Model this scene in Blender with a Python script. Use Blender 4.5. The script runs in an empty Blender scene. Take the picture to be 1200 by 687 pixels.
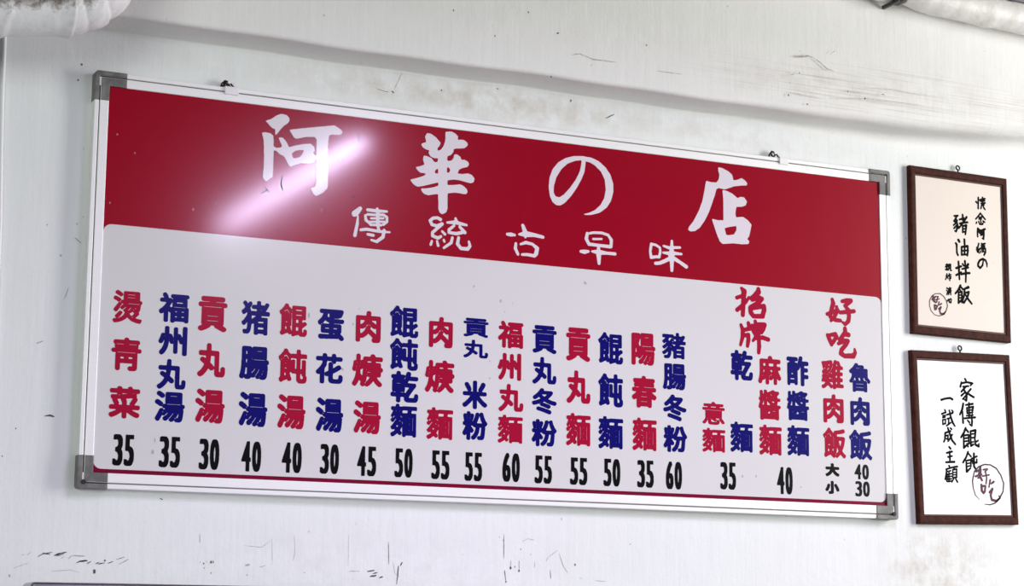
import bpy, bmesh, math, random
import numpy as np
from mathutils import Vector, Matrix

S = bpy.context.scene
COL = S.collection
random.seed(4)

# ------------------------------------------------------------------ camera, world, lights, exposure
cam_d = bpy.data.cameras.new('camera')
cam_d.sensor_fit = 'HORIZONTAL'; cam_d.sensor_width = 36.0
cam_d.lens = 2330.0 * 36.0 / 1200.0
cam_d.clip_start = 0.05
cam = bpy.data.objects.new('camera', cam_d); COL.objects.link(cam)
R = ((0.9036761, -0.0796317, -0.4207473), (-0.4281479, -0.1504226, -0.8911018), (0.0076701, 0.9854093, -0.1700275))
M = Matrix(R).to_4x4(); M.translation = Vector((-0.8514685, -3.5919433, 1.7151758))
cam.matrix_world = M
S.camera = cam

S.view_settings.view_transform = 'Standard'
S.view_settings.look = 'None'
S.view_settings.exposure = 0.0
S.view_settings.gamma = 1.0
S.view_settings.use_curve_mapping = False

w = bpy.data.worlds.new('daylight'); S.world = w; w.use_nodes = True
bg = w.node_tree.nodes['Background']
bg.inputs[0].default_value = (0.90, 0.95, 1.0, 1); bg.inputs[1].default_value = 0.10

def area(name, loc, target, sx, sy, power, col):
    d = bpy.data.lights.new(name, 'AREA'); d.shape = 'RECTANGLE'; d.size = sx; d.size_y = sy
    d.energy = power; d.color = col
    o = bpy.data.objects.new(name, d); COL.objects.link(o)
    o.location = loc
    o.rotation_euler = (Vector(target) - Vector(loc)).to_track_quat('-Z', 'Y').to_euler()
    return o
# the open shop front to the right of the wall
area('shopfront_daylight', (4.3, -1.95, 2.75), (1.2, 0.0, 2.45), 1.1, 2.4, 146, (1.0, 0.985, 0.96))
# soft fill added behind and left of the camera, not a lamp of the room
area('fill_light', (-2.6, -4.9, 2.45), (0.6, 0.0, 2.4), 2.2, 1.2, 93, (0.94, 1.0, 0.955))
# the ceiling tube that glares on the board
tube = bpy.data.lights.new('ceiling_tube', 'AREA'); tube.shape = 'RECTANGLE'; tube.size = 0.035; tube.size_y = 1.25
tube.energy = 36; tube.color = (0.78, 0.67, 1.0)
to = bpy.data.objects.new('ceiling_tube', tube); COL.objects.link(to); to.location = (0.97, -1.86, 3.0)

# ------------------------------------------------------------------ helpers: objects
def obj(name, bm_or_me, mats, parent=None, loc=None, smooth=False):
    if isinstance(bm_or_me, bmesh.types.BMesh):
        me = bpy.data.meshes.new(name); bm_or_me.normal_update(); bm_or_me.to_mesh(me); bm_or_me.free()
    else:
        me = bm_or_me; me.name = name
    if not isinstance(mats, (list, tuple)): mats = [mats]
    for m in mats: me.materials.append(m)
    if smooth:
        for p in me.polygons: p.use_smooth = True
    o = bpy.data.objects.new(name, me); COL.objects.link(o)
    if parent: o.parent = parent
    if loc: o.location = loc
    return o
def tag(o, label=None, cat=None, group=None, kind=None):
    if label: o['label'] = label
    if cat: o['category'] = cat
    if group: o['group'] = group
    if kind: o['kind'] = kind
    return o
def thing(name, loc, label, cat, group=None, roty=0.0):
    o = bpy.data.objects.new(name, None); COL.objects.link(o); o.empty_display_size = 0.05
    o.location = loc; o.rotation_euler = (0, roty, 0)
    return tag(o, label, cat, group)

def box(bm, x0, x1, y0, y1, z0, z1, bev=0.0, mi=0, seg=2):
    r = bmesh.ops.create_cube(bm, size=1.0)
    for v in r['verts']:
        v.co = Vector(((x0+x1)/2 + v.co.x*(x1-x0), (y0+y1)/2 + v.co.y*(y1-y0), (z0+z1)/2 + v.co.z*(z1-z0)))
    fs = list({f for v in r['verts'] for f in v.link_faces})
    if bev > 0:
        es = list({e for v in r['verts'] for e in v.link_edges})
        rb = bmesh.ops.bevel(bm, geom=es, offset=bev, segments=seg, affect='EDGES', profile=0.5)
        fs = [f for f in bm.faces if f in set(rb['faces']) or f in set(fs) and f.is_valid]
    for f in fs:
        if f.is_valid: f.material_index = mi

def prism_xz(bm, pts, y0, y1, mi=0, bev=0.0):
    """outline in x,z swept from y0 (back) to y1 (front, nearer the room)"""
    vb = [bm.verts.new((x, y0, z)) for x, z in pts]; vf = [bm.verts.new((x, y1, z)) for x, z in pts]
    n = len(pts); fs = [bm.faces.new(vf), bm.faces.new(vb[::-1])]
    for i in range(n):
        fs.append(bm.faces.new((vb[i], vb[(i+1) % n], vf[(i+1) % n], vf[i])))
    bmesh.ops.recalc_face_normals(bm, faces=fs)
    for f in fs: f.material_index = mi
    if bev > 0:
        es = [e for e in fs[0].edges]
        bmesh.ops.bevel(bm, geom=es, offset=bev, segments=2, affect='EDGES', profile=0.5)

def tube_mesh(bm, path, rad, n=16, caps=True, mi=0, wob=None):
    """round tube along a list of points; rad is a number or list; wob(i, k) scales the radius"""
    P = [Vector(p) for p in path]; m = len(P); rings = []
    T = [(P[min(i+1, m-1)] - P[max(i-1, 0)]).normalized() for i in range(m)]
    up = Vector((0, -1, 0)) if abs(T[0].y) < 0.9 else Vector((0, 0, 1))
    A = (up - T[0]*up.dot(T[0])).normalized()
    for i in range(m):
        A = (A - T[i]*A.dot(T[i])).normalized(); B = T[i].cross(A)
        r = rad[i] if isinstance(rad, (list, tuple)) else rad
        ring = []
        for k in range(n):
            a = 2*math.pi*k/n; rr = r*(wob(i, k, a) if wob else 1.0)
            ring.append(bm.verts.new(P[i] + A*math.cos(a)*rr + B*math.sin(a)*rr))
        rings.append(ring)
    for i in range(m-1):
        for k in range(n):
            f = bm.faces.new((rings[i][k], rings[i][(k+1) % n], rings[i+1][(k+1) % n], rings[i+1][k])); f.material_index = mi; f.smooth = True
    if caps:
        bm.faces.new(rings[0][::-1]).material_index = mi; bm.faces.new(rings[-1]).material_index = mi
    return rings

# ------------------------------------------------------------------ helpers: lettering (outlines from height fields)
def fblur(F, s):
    h, wd = F.shape
    fy = np.fft.fftfreq(h)[:, None]; fx = np.fft.fftfreq(wd)[None, :]
    return np.real(np.fft.ifft2(np.fft.fft2(F)*np.exp(-2*(math.pi*s)**2*(fx*fx+fy*fy))))
def fconv(F, ker):
    """circular convolution with a small centred kernel"""
    K = np.zeros(F.shape); kh, kw = ker.shape; K[:kh, :kw] = ker
    K = np.roll(K, (-(kh//2), -(kw//2)), (0, 1))
    return np.real(np.fft.ifft2(np.fft.fft2(F)*np.fft.fft2(K)))
def disc(r):
    n = int(math.ceil(r)); y, x = np.mgrid[-n:n+1, -n:n+1]
    return np.clip(r + 0.5 - np.sqrt(x*x+y*y), 0, 1)

def contours(F, lev):
    """closed outlines of F > lev as arrays of (col, row)"""
    G = F - lev; I = G > 0; nxt = {}; pos = {}
    c4 = I[:-1, :-1].astype(int) + I[:-1, 1:] + I[1:, 1:] + I[1:, :-1]
    for i, j in zip(*np.nonzero((c4 > 0) & (c4 < 4))):
        P = ((i, j), (i, j+1), (i+1, j+1), (i+1, j)); v = [G[p] for p in P]
        keys = (('h', i, j), ('v', i, j+1), ('h', i+1, j), ('v', i, j))
        st = []
        for k in range(4):
            a, b = v[k], v[(k+1) % 4]
            if (a > 0) != (b > 0):
                t = a/(a-b); p, q = P[k], P[(k+1) % 4]
                pos[keys[k]] = (p[1]+(q[1]-p[1])*t, p[0]+(q[0]-p[0])*t)
                st.append((keys[k], a > 0))
        n = len(st)
        for q in range(n):
            if st[q][1]: nxt[st[q][0]] = st[(q+1) % n][0]
    out = []
    while nxt:
        k0, k = next(iter(nxt.items())); loop = [k0]; del nxt[k0]
        while k != k0 and k in nxt:
            loop.append(k); k2 = nxt[k]; del nxt[k]; k = k2
        if len(loop) > 4: out.append(np.array([pos[k] for k in loop]))
    return out
def rdp(P, tol):
    keep = np.zeros(len(P), bool); far = int(np.argmax(((P-P[0])**2).sum(1))); keep[[0, far]] = True
    Q = np.vstack([P, P[:1]]); stack = [(0, far), (far, len(P))]
    while stack:
        a, b = stack.pop()
        if b - a < 2: continue
        d = Q[b]-Q[a]; L = math.hypot(*d) or 1e-9; s = Q[a+1:b]-Q[a]
        e = np.abs(s[:, 0]*d[1]-s[:, 1]*d[0])/L; m = int(np.argmax(e))
        if e[m] > tol:
            m += a+1; keep[m % len(P)] = True; stack += [(a, m), (m, b)]
    return P[keep]

def fill_loops(loops, front, thick):
    """loops in metres (x, z) -> thin solid lettering whose face stands at y = -front"""
    cu = bpy.data.curves.new('outline', 'CURVE'); cu.dimensions = '2D'; cu.fill_mode = 'BOTH'; cu.extrude = thick/2
    for L in loops:
        if len(L) < 3: continue
        sp = cu.splines.new('POLY'); sp.points.add(len(L)-1); sp.use_cyclic_u = True
        sp.points.foreach_set('co', np.c_[L, np.zeros(len(L)), np.ones(len(L))].astype(np.float32).ravel())
    o = bpy.data.objects.new('outline', cu); COL.objects.link(o)
    me = bpy.data.meshes.new_from_object(o.evaluated_get(bpy.context.evaluated_depsgraph_get()))
    bpy.data.objects.remove(o); bpy.data.curves.remove(cu)
    n = len(me.vertices); co = np.empty(n*3, np.float32); me.vertices.foreach_get('co', co); co = co.reshape(-1, 3)
    new = np.c_[co[:, 0], -co[:, 2]-(front-thick/2), co[:, 1]].astype(np.float32)
    me.vertices.foreach_set('co', new.ravel()); me.materials.clear(); me.update()
    return me

_tri = {}
def font_tris(txt):
    if txt not in _tri:
        cu = bpy.data.curves.new('t', 'FONT'); cu.body = txt; cu.size = 1; cu.resolution_u = 6
        o = bpy.data.objects.new('t', cu); COL.objects.link(o)
        me = bpy.data.meshes.new_from_object(o.evaluated_get(bpy.context.evaluated_depsgraph_get()))
        bpy.data.objects.remove(o); bpy.data.curves.remove(cu)
        me.calc_loop_triangles()
        V = np.array([v.co[:2] for v in me.vertices]); T = np.array([t.vertices[:] for t in me.loop_triangles])
        bpy.data.meshes.remove(me)
        lo = V.min(0); hi = V.max(0); _tri[txt] = ((V-lo)/(hi-lo), T)
    return _tri[txt]
DENSE = set('麵醬雞魯燙餛飩飯豬猪意')
_gl = {}
def glyph(txt, asp, style):
    """outline of a printed character in a unit box (0..1, 0..1); asp = width / height"""
    key = (txt, round(asp, 1), style)
    if key in _gl: return _gl[key]
    V, T = font_tris(txt); H = 116; Wd = max(30, int(H*round(asp, 1))); m = 16
    F = np.zeros((H+2*m, Wd+2*m)); P = V*[Wd, H]+m
    for t in T:
        a, b, c = P[t]; x0, y0 = np.floor(np.minimum(np.minimum(a, b), c)).astype(int); x1, y1 = np.ceil(np.maximum(np.maximum(a, b), c)).astype(int)
        y, x = np.mgrid[y0:y1+1, x0:x1+1]
        ar = (b[0]-a[0])*(c[1]-a[1])-(b[1]-a[1])*(c[0]-a[0])
        if abs(ar) < 1e-9: continue
        w0 = ((b[0]-x)*(c[1]-y)-(b[1]-y)*(c[0]-x))/ar; w1 = ((c[0]-x)*(a[1]-y)-(c[1]-y)*(a[0]-x))/ar
        F[y0:y1+1, x0:x1+1] = np.maximum(F[y0:y1+1, x0:x1+1], ((w0 >= -1e-6) & (w1 >= -1e-6) & (1-w0-w1 >= -1e-6)))
    def dil(F, r): return (fconv(F, disc(r)) > 0.6).astype(float)
    def ero(F, r): k = disc(r); return (fconv(F, k) > k.sum()-0.6).astype(float)
    if style == 'digit':
        F = (fconv(F, np.ones((1, 11))) > 0.5).astype(float); F = dil(F, 2.8 if asp > 0.38 else 1.6)
    else:
        # thicken and round the strokes, but keep a hairline open between neighbouring strokes
        e, g = (0.8, 3.9) if txt in DENSE else (2.2, 5.4)
        if style == 'fat': e, g = 2.0, 11.0
        E = ero(F, e); D = np.zeros(F.shape)
        for q in range(1, int(2*(e+g+3))+1): D += 0.5*(1.0-dil(E, 0.5*q))
        gy, gx = np.gradient(fblur(D, 1.0)); ridge = ((np.hypot(gx, gy) < 0.42) & (D > e+0.9) & (D < e+g+2.0)).astype(float)
        ridge = dil(ridge, 0.9) if style != 'fat' else ridge*0
        F = (dil(E, e+g) > 0.5) & ~((ridge > 0.5) & (F < 0.5)); F = F.astype(float)
    L = [rdp(c, 0.16) for c in contours(fblur(F, 1.3), 0.5)]
    A = np.vstack(L); lo = A.min(0); hi = A.max(0)
    _gl[key] = [(l-lo)/(hi-lo) for l in L]
    return _gl[key]
def text_loops(items, style='round'):
    out = []
    for txt, cx, cz, wd, h in items:
        for L in glyph(txt, wd/h, style):
            out.append((np.array([cx-wd/2, cz-h/2])+L*[wd, h])/1000.0)
    return out
def stroke_loops(strokes, res, soft=1.0, grow=0.0):
    """brush strokes (x, y, r in mm) -> outlines in metres"""
    A = np.array([p for s in strokes for p in s]); pad = A[:, 2].max()+4*res
    x0, y0 = A[:, 0].min()-pad, A[:, 1].min()-pad; x1, y1 = A[:, 0].max()+pad, A[:, 1].max()+pad
    X, Y = np.meshgrid(np.arange(x0, x1, res), np.arange(y0, y1, res)); D = np.full(X.shape, -1e3)
    for s in strokes:
        for a, b in zip(s[:-1], s[1:]):
            dx, dy = b[0]-a[0], b[1]-a[1]; q = dx*dx+dy*dy or 1e-9
            t = np.clip(((X-a[0])*dx+(Y-a[1])*dy)/q, 0, 1)
            D = np.maximum(D, a[2]+(b[2]-a[2])*t+grow-np.hypot(X-a[0]-dx*t, Y-a[1]-dy*t))
    D = np.maximum(D, -6*res)
    if soft: D = fblur(D, soft)
    return [(np.array([x0, y0])+rdp(c, 0.12)*res)/1000.0 for c in contours(D, 0.0)]
def poly_loops(outs, holes, res=0.7, soft=1.6):
    A = np.array([p for o in outs for p in o]); lo = A.min(0)-8*res; hi = A.max(0)+8*res
    X, Y = np.meshgrid(np.arange(lo[0], hi[0], res), np.arange(lo[1], hi[1], res))
    def inside(P):
        I = np.zeros(X.shape, bool); n = len(P)
        for i in range(n):
            (xa, ya), (xb, yb) = P[i], P[(i+1) % n]
            if ya == yb: continue
            I ^= ((Y >= min(ya, yb)) & (Y < max(ya, yb)) & (X < xa+(Y-ya)*(xb-xa)/(yb-ya)))
        return I
    F = np.zeros(X.shape, bool)
    for o in outs: F |= inside(o)
    for h in holes: F &= ~inside(h)
    return [(lo+rdp(c, 0.12)*res)/1000.0 for c in contours(fblur(F.astype(float), soft), 0.5)]

# ------------------------------------------------------------------ materials
def mat(name, col, rough=0.5, metal=0.0, spec=0.5, coat=0.0, coat_rough=0.1):
    m = bpy.data.materials.new(name); m.use_nodes = True; b = m.node_tree.nodes['Principled BSDF']
    b.inputs['Base Color'].default_value = (*col, 1); b.inputs['Roughness'].default_value = rough
    b.inputs['Metallic'].default_value = metal; b.inputs['Specular IOR Level'].default_value = spec
    b.inputs['Coat Weight'].default_value = coat; b.inputs['Coat Roughness'].default_value = coat_rough
    return m
class N:
    """small node-graph helper"""
    def __init__(s, m):
        s.t = m.node_tree; s.b = s.t.nodes['Principled BSDF']
        s.tc = s.t.nodes.new('ShaderNodeTexCoord')
    def link(s, a, b): s.t.links.new(a, b)
    def mapping(s, scale=(1, 1, 1), loc=(0, 0, 0), rot=(0, 0, 0)):
        n = s.t.nodes.new('ShaderNodeMapping'); n.inputs['Scale'].default_value = scale; n.inputs['Location'].default_value = loc; n.inputs['Rotation'].default_value = rot
        s.link(s.tc.outputs['Object'], n.inputs['Vector']); return n.outputs[0]
    def noise(s, vec, scale, detail=4, rough=0.55):
        n = s.t.nodes.new('ShaderNodeTexNoise'); n.inputs['Scale'].default_value = scale; n.inputs['Detail'].default_value = detail; n.inputs['Roughness'].default_value = rough
        s.link(vec, n.inputs['Vector']); return n.outputs['Fac']
    def ramp(s, fac, stops):
        n = s.t.nodes.new('ShaderNodeValToRGB'); r = n.color_ramp
        while len(r.elements) < len(stops): r.elements.new(0.5)
        for e, (p, c) in zip(r.elements, stops):
            e.position = p; e.color = (c, c, c, 1) if isinstance(c, (int, float)) else (*c, 1)
        s.link(fac, n.inputs[0]); return n.outputs[0]
    def mix(s, fac, a, b):
        n = s.t.nodes.new('ShaderNodeMix'); n.data_type = 'RGBA'
        for sock, v in ((n.inputs[0], fac), (n.inputs[6], a), (n.inputs[7], b)):
            if isinstance(v, (int, float)): sock.default_value = v
            elif isinstance(v, tuple): sock.default_value = (*v, 1)
            else: s.link(v, sock)
        return n.outputs[2]
    def math(s, op, a, b=0.0, clamp=False):
        n = s.t.nodes.new('ShaderNodeMath'); n.operation = op; n.use_clamp = clamp
        for sock, v in ((n.inputs[0], a), (n.inputs[1], b)):
            if isinstance(v, (int, float)): sock.default_value = v
            else: s.link(v, sock)
        return n.outputs[0]
    def bump(s, h, strength, dist):
        n = s.t.nodes.new('ShaderNodeBump'); n.inputs['Strength'].default_value = strength; n.inputs['Distance'].default_value = dist
        s.link(h, n.inputs['Height']); s.link(n.outputs[0], s.b.inputs['Normal'])
    def sep(s):
        n = s.t.nodes.new('ShaderNodeSeparateXYZ'); s.link(s.tc.outputs['Object'], n.inputs[0]); return n.outputs
    def blob(s, cx, cz, rx, rz):
        """1 in the middle of an ellipse on the wall, 0 outside"""
        o = s.sep()
        dx = s.math('DIVIDE', s.math('SUBTRACT', o[0], cx), rx); dz = s.math('DIVIDE', s.math('SUBTRACT', o[2], cz), rz)
        d = s.math('SQRT', s.math('ADD', s.math('MULTIPLY', dx, dx), s.math('MULTIPLY', dz, dz)))
        return s.math('SUBTRACT', 1.0, d, True)
    def color(s, c): s.link(c, s.b.inputs['Base Color'])

def plaster(name, base, stains, trowel=None):
    m = mat(name, base, 0.62, 0, 0.35); n = N(m)
    big = n.noise(n.mapping((1.3, 1.3, 1.3)), 2.2, 3)
    streak = n.noise(n.mapping((26, 26, 2.2)), 3.0, 4, 0.6)
    grain = n.noise(n.mapping(), 140, 3, 0.6)
    c = n.mix(n.math('MULTIPLY', big, 0.30), base, tuple(v*0.90 for v in base))
    c = n.mix(n.math('MULTIPLY', n.ramp(streak, [(0.45, 0.0), (0.75, 1.0)]), 0.085), c, tuple(v*0.72 for v in base))
    # paint flecks and small pits
    v = n.t.nodes.new('ShaderNodeTexVoronoi'); v.inputs['Scale'].default_value = 34; n.link(n.mapping((1, 1, 0.8)), v.inputs['Vector'])
    pit = n.ramp(v.outputs['Distance'], [(0.05, 1.0), (0.085, 0.0)])
    gate = n.ramp(n.noise(n.mapping(), 9, 2), [(0.56, 0.0), (0.62, 1.0)])
    c = n.mix(n.math('MULTIPLY', n.math('MULTIPLY', pit, gate), 0.55), c, (0.33, 0.31, 0.29))
    for (cx, cz, rx, rz, col, amt, ns, lo, hi) in stains:
        k = n.math('MULTIPLY', n.ramp(n.blob(cx, cz, rx, rz), [(0.0, 0.0), (0.75, 1.0)]), n.ramp(n.noise(n.mapping(), ns, 5, 0.65), [(lo, 0.0), (hi, 1.0)]))
        c = n.mix(n.math('MULTIPLY', k, amt), c, col)
    if trowel:                                                    # long brown horizontal scratches
        cx, cz, rx, rz, amt = trowel
        k = n.ramp(n.noise(n.mapping((1.6, 30, 130), rot=(0, 0.012, 0)), 2.2, 5, 0.6), [(0.52, 0.0), (0.68, 1.0)])
        c = n.mix(n.math('MULTIPLY', n.math('MULTIPLY', k, n.ramp(n.blob(cx, cz, rx, rz), [(0.0, 0.0), (0.6, 1.0)])), amt), c, (0.42, 0.35, 0.29))
    n.color(c)
    h = n.math('ADD', n.math('MULTIPLY', streak, 0.5), n.math('ADD', n.math('MULTIPLY', grain, 0.25), n.math('MULTIPLY', n.noise(n.mapping(), 11, 3), 1.2)))
    n.bump(h, 0.26, 0.006)
    return m
WALL = plaster('white_wall_paint', (0.795, 0.82, 0.805), [
    (1.90, 1.855, 0.20, 0.13, (0.46, 0.40, 0.31), 0.62, 26, 0.42, 0.66),
    (0.80, 2.795, 0.55, 0.055, (0.47, 0.42, 0.33), 0.62, 22, 0.36, 0.66),
    (1.35, 2.79, 0.45, 0.05, (0.52, 0.48, 0.41), 0.40, 18, 0.40, 0.70),
    (0.35, 2.80, 0.50, 0.04, (0.55, 0.52, 0.45), 0.35, 18, 0.38, 0.7),
    (0.55, 1.84, 0.60, 0.10, (0.50, 0.50, 0.48), 0.22, 24, 0.45, 0.7),
    (1.95, 1.86, 0.3, 0.2, (0.6, 0.55, 0.48), 0.35, 9, 0.4, 0.7)])
BEAM = plaster('white_beam_paint', (0.84, 0.835, 0.81), [
    (1.55, 2.90, 0.34, 0.06, (0.55, 0.48, 0.42), 0.42, 20, 0.40, 0.68),
    (1.90, 2.93, 0.45, 0.08, (0.58, 0.52, 0.45), 0.32, 14, 0.40, 0.68),
    (0.9, 2.95, 0.5, 0.07, (0.6, 0.58, 0.54), 0.25, 16, 0.42, 0.7)], (1.75, 2.905, 0.62, 0.07, 0.55))
# the beam also carries long horizontal trowel scratches
MARK_DARK = mat('dark_scuff', (0.10, 0.10, 0.11), 0.8, 0, 0.1)
MARK_FAINT = mat('grey_scuff', (0.42, 0.42, 0.42), 0.8, 0, 0.1)
MARK_PALE = mat('pale_fleck', (0.50, 0.16, 0.24), 0.6, 0, 0.2)
MARK_BROWN = mat('brown_crack', (0.45, 0.38, 0.33), 0.8, 0, 0.1)
FLOORM = mat('grey_floor_tile', (0.22, 0.21, 0.20), 0.5)
nf = N(FLOORM); br = nf.t.nodes.new('ShaderNodeTexBrick'); br.offset = 0; br.inputs['Scale'].default_value = 2.0
br.inputs['Color1'].default_value = (0.22, 0.21, 0.20, 1); br.inputs['Color2'].default_value = (0.205, 0.195, 0.19, 1); br.inputs['Mortar'].default_value = (0.14, 0.13, 0.125, 1)
br.inputs['Mortar Size'].default_value = 0.01; br.inputs['Brick Width'].default_value = 0.8; br.inputs['Row Height'].default_value = 0.8
nf.link(nf.mapping(), br.inputs['Vector']); nf.color(br.outputs['Color'])
CEILM = mat('ceiling_paint', (0.4, 0.4, 0.39), 0.7); nc = N(CEILM); nc.color(nc.mix(nc.noise(nc.mapping(), 3), (0.10, 0.10, 0.10), (0.08, 0.08, 0.08)))

def film(name, col):
    """printed film under one laminate: same gloss for field and lettering"""
    m = mat(name, col, 0.25, 0, 0.13, 0.50, 0.115); n = N(m)
    g = n.noise(n.mapping(), 420, 2, 0.5); d = n.noise(n.mapping(), 16, 3)
    n.color(n.mix(n.math('MULTIPLY', d, 0.10), col, tuple(v*0.8 for v in col)))
    n.bump(g, 0.035, 0.0006)
    return m
F_RED = film('red_film', (0.315, 0.0010, 0.015))
F_MAROON = film('maroon_film', (0.19, 0.002, 0.030))
F_WHITE = film('pale_film', (0.70, 0.685, 0.685))
F_LETTER_WHITE = film('white_letter_film', (0.76, 0.70, 0.75))
F_LETTER_RED = film('crimson_letter_film', (0.38, 0.003, 0.034))
F_LETTER_BLUE = film('navy_letter_film', (0.003, 0.002, 0.14))
F_LETTER_BLACK = film('black_letter_film', (0.003, 0.003, 0.004))
ALU = mat('brushed_aluminium', (0.90, 0.90, 0.88), 0.45, 0.2, 0.5); na = N(ALU)
sc = na.noise(na.mapping((3, 3, 60)), 8, 3); na.color(na.mix(na.math('MULTIPLY', sc, 0.35), (0.93, 0.93, 0.91), (0.76, 0.75, 0.72)))
GROOVE = mat('dark_groove', (0.20, 0.19, 0.17), 0.8)  # plain darker tone for the sunken strip between the rail bands
PLASTIC = mat('grey_corner_plastic', (0.12, 0.118, 0.11), 0.45, 0, 0.5); npz = N(PLASTIC)
npz.color(npz.mix(npz.ramp(npz.noise(npz.mapping(), 55, 4), [(0.4, 0.0), (0.75, 1.0)]), (0.12, 0.118, 0.11), (0.22, 0.215, 0.20)))
BLACKM = mat('black_hole', (0.012, 0.011, 0.010), 0.7)
WIRE = mat('dark_rusty_wire', (0.012, 0.010, 0.009), 0.6, 0.0, 0.25)
CLIPM = mat('white_clip_metal', (0.82, 0.81, 0.79), 0.4, 0.3)
WOOD = mat('dark_brown_wood', (0.055, 0.014, 0.009), 0.55, 0, 0.08); nw = N(WOOD)
gr = nw.noise(nw.mapping((14, 14, 14)), 6, 4, 0.6)
nw.color(nw.mix(nw.ramp(gr, [(0.35, 0.0), (0.7, 1.0)]), (0.030, 0.006, 0.004), (0.070, 0.017, 0.009))); nw.bump(gr, 0.15, 0.001)
LIP = mat('worn_inner_lip', (0.11, 0.06, 0.05), 0.4, 0, 0.3)
def paper(name, col, fleck):
    m = mat(name, col, 0.6, 0, 0.3); n = N(m)
    f = n.ramp(n.noise(n.mapping(), 70, 4), [(0.66, 0.0), (0.80, 1.0)])
    n.color(n.mix(n.math('MULTIPLY', f, fleck), n.mix(n.noise(n.mapping(), 12, 3), col, tuple(v*0.97 for v in col)), (0.5, 0.42, 0.33))); return m
PAPER_CREAM = paper('cream_paper', (0.78, 0.70, 0.62), 0.22)
PAPER_WHITE = paper('white_paper', (0.93, 0.93, 0.93), 0.0)
INK = mat('black_ink', (0.004, 0.004, 0.005), 0.7, 0, 0.05)
INK_RED = mat('maroon_ink', (0.075, 0.008, 0.030), 0.6, 0, 0.3)
INK_RING = mat('dark_plum_ink', (0.035, 0.012, 0.022), 0.6, 0, 0.3)
STEEL = mat('brushed_steel', (0.50, 0.50, 0.52), 0.32, 1.0); nst = N(STEEL)
nst.color(nst.mix(nst.noise(nst.mapping((2, 60, 60)), 6, 3), (0.42, 0.42, 0.44), (0.58, 0.58, 0.60)))
STEEL_DARK = mat('dark_gasket', (0.03, 0.03, 0.032), 0.6)
PVC = mat('white_cable_plastic', (0.85, 0.86, 0.86), 0.35, 0, 0.5)

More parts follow.
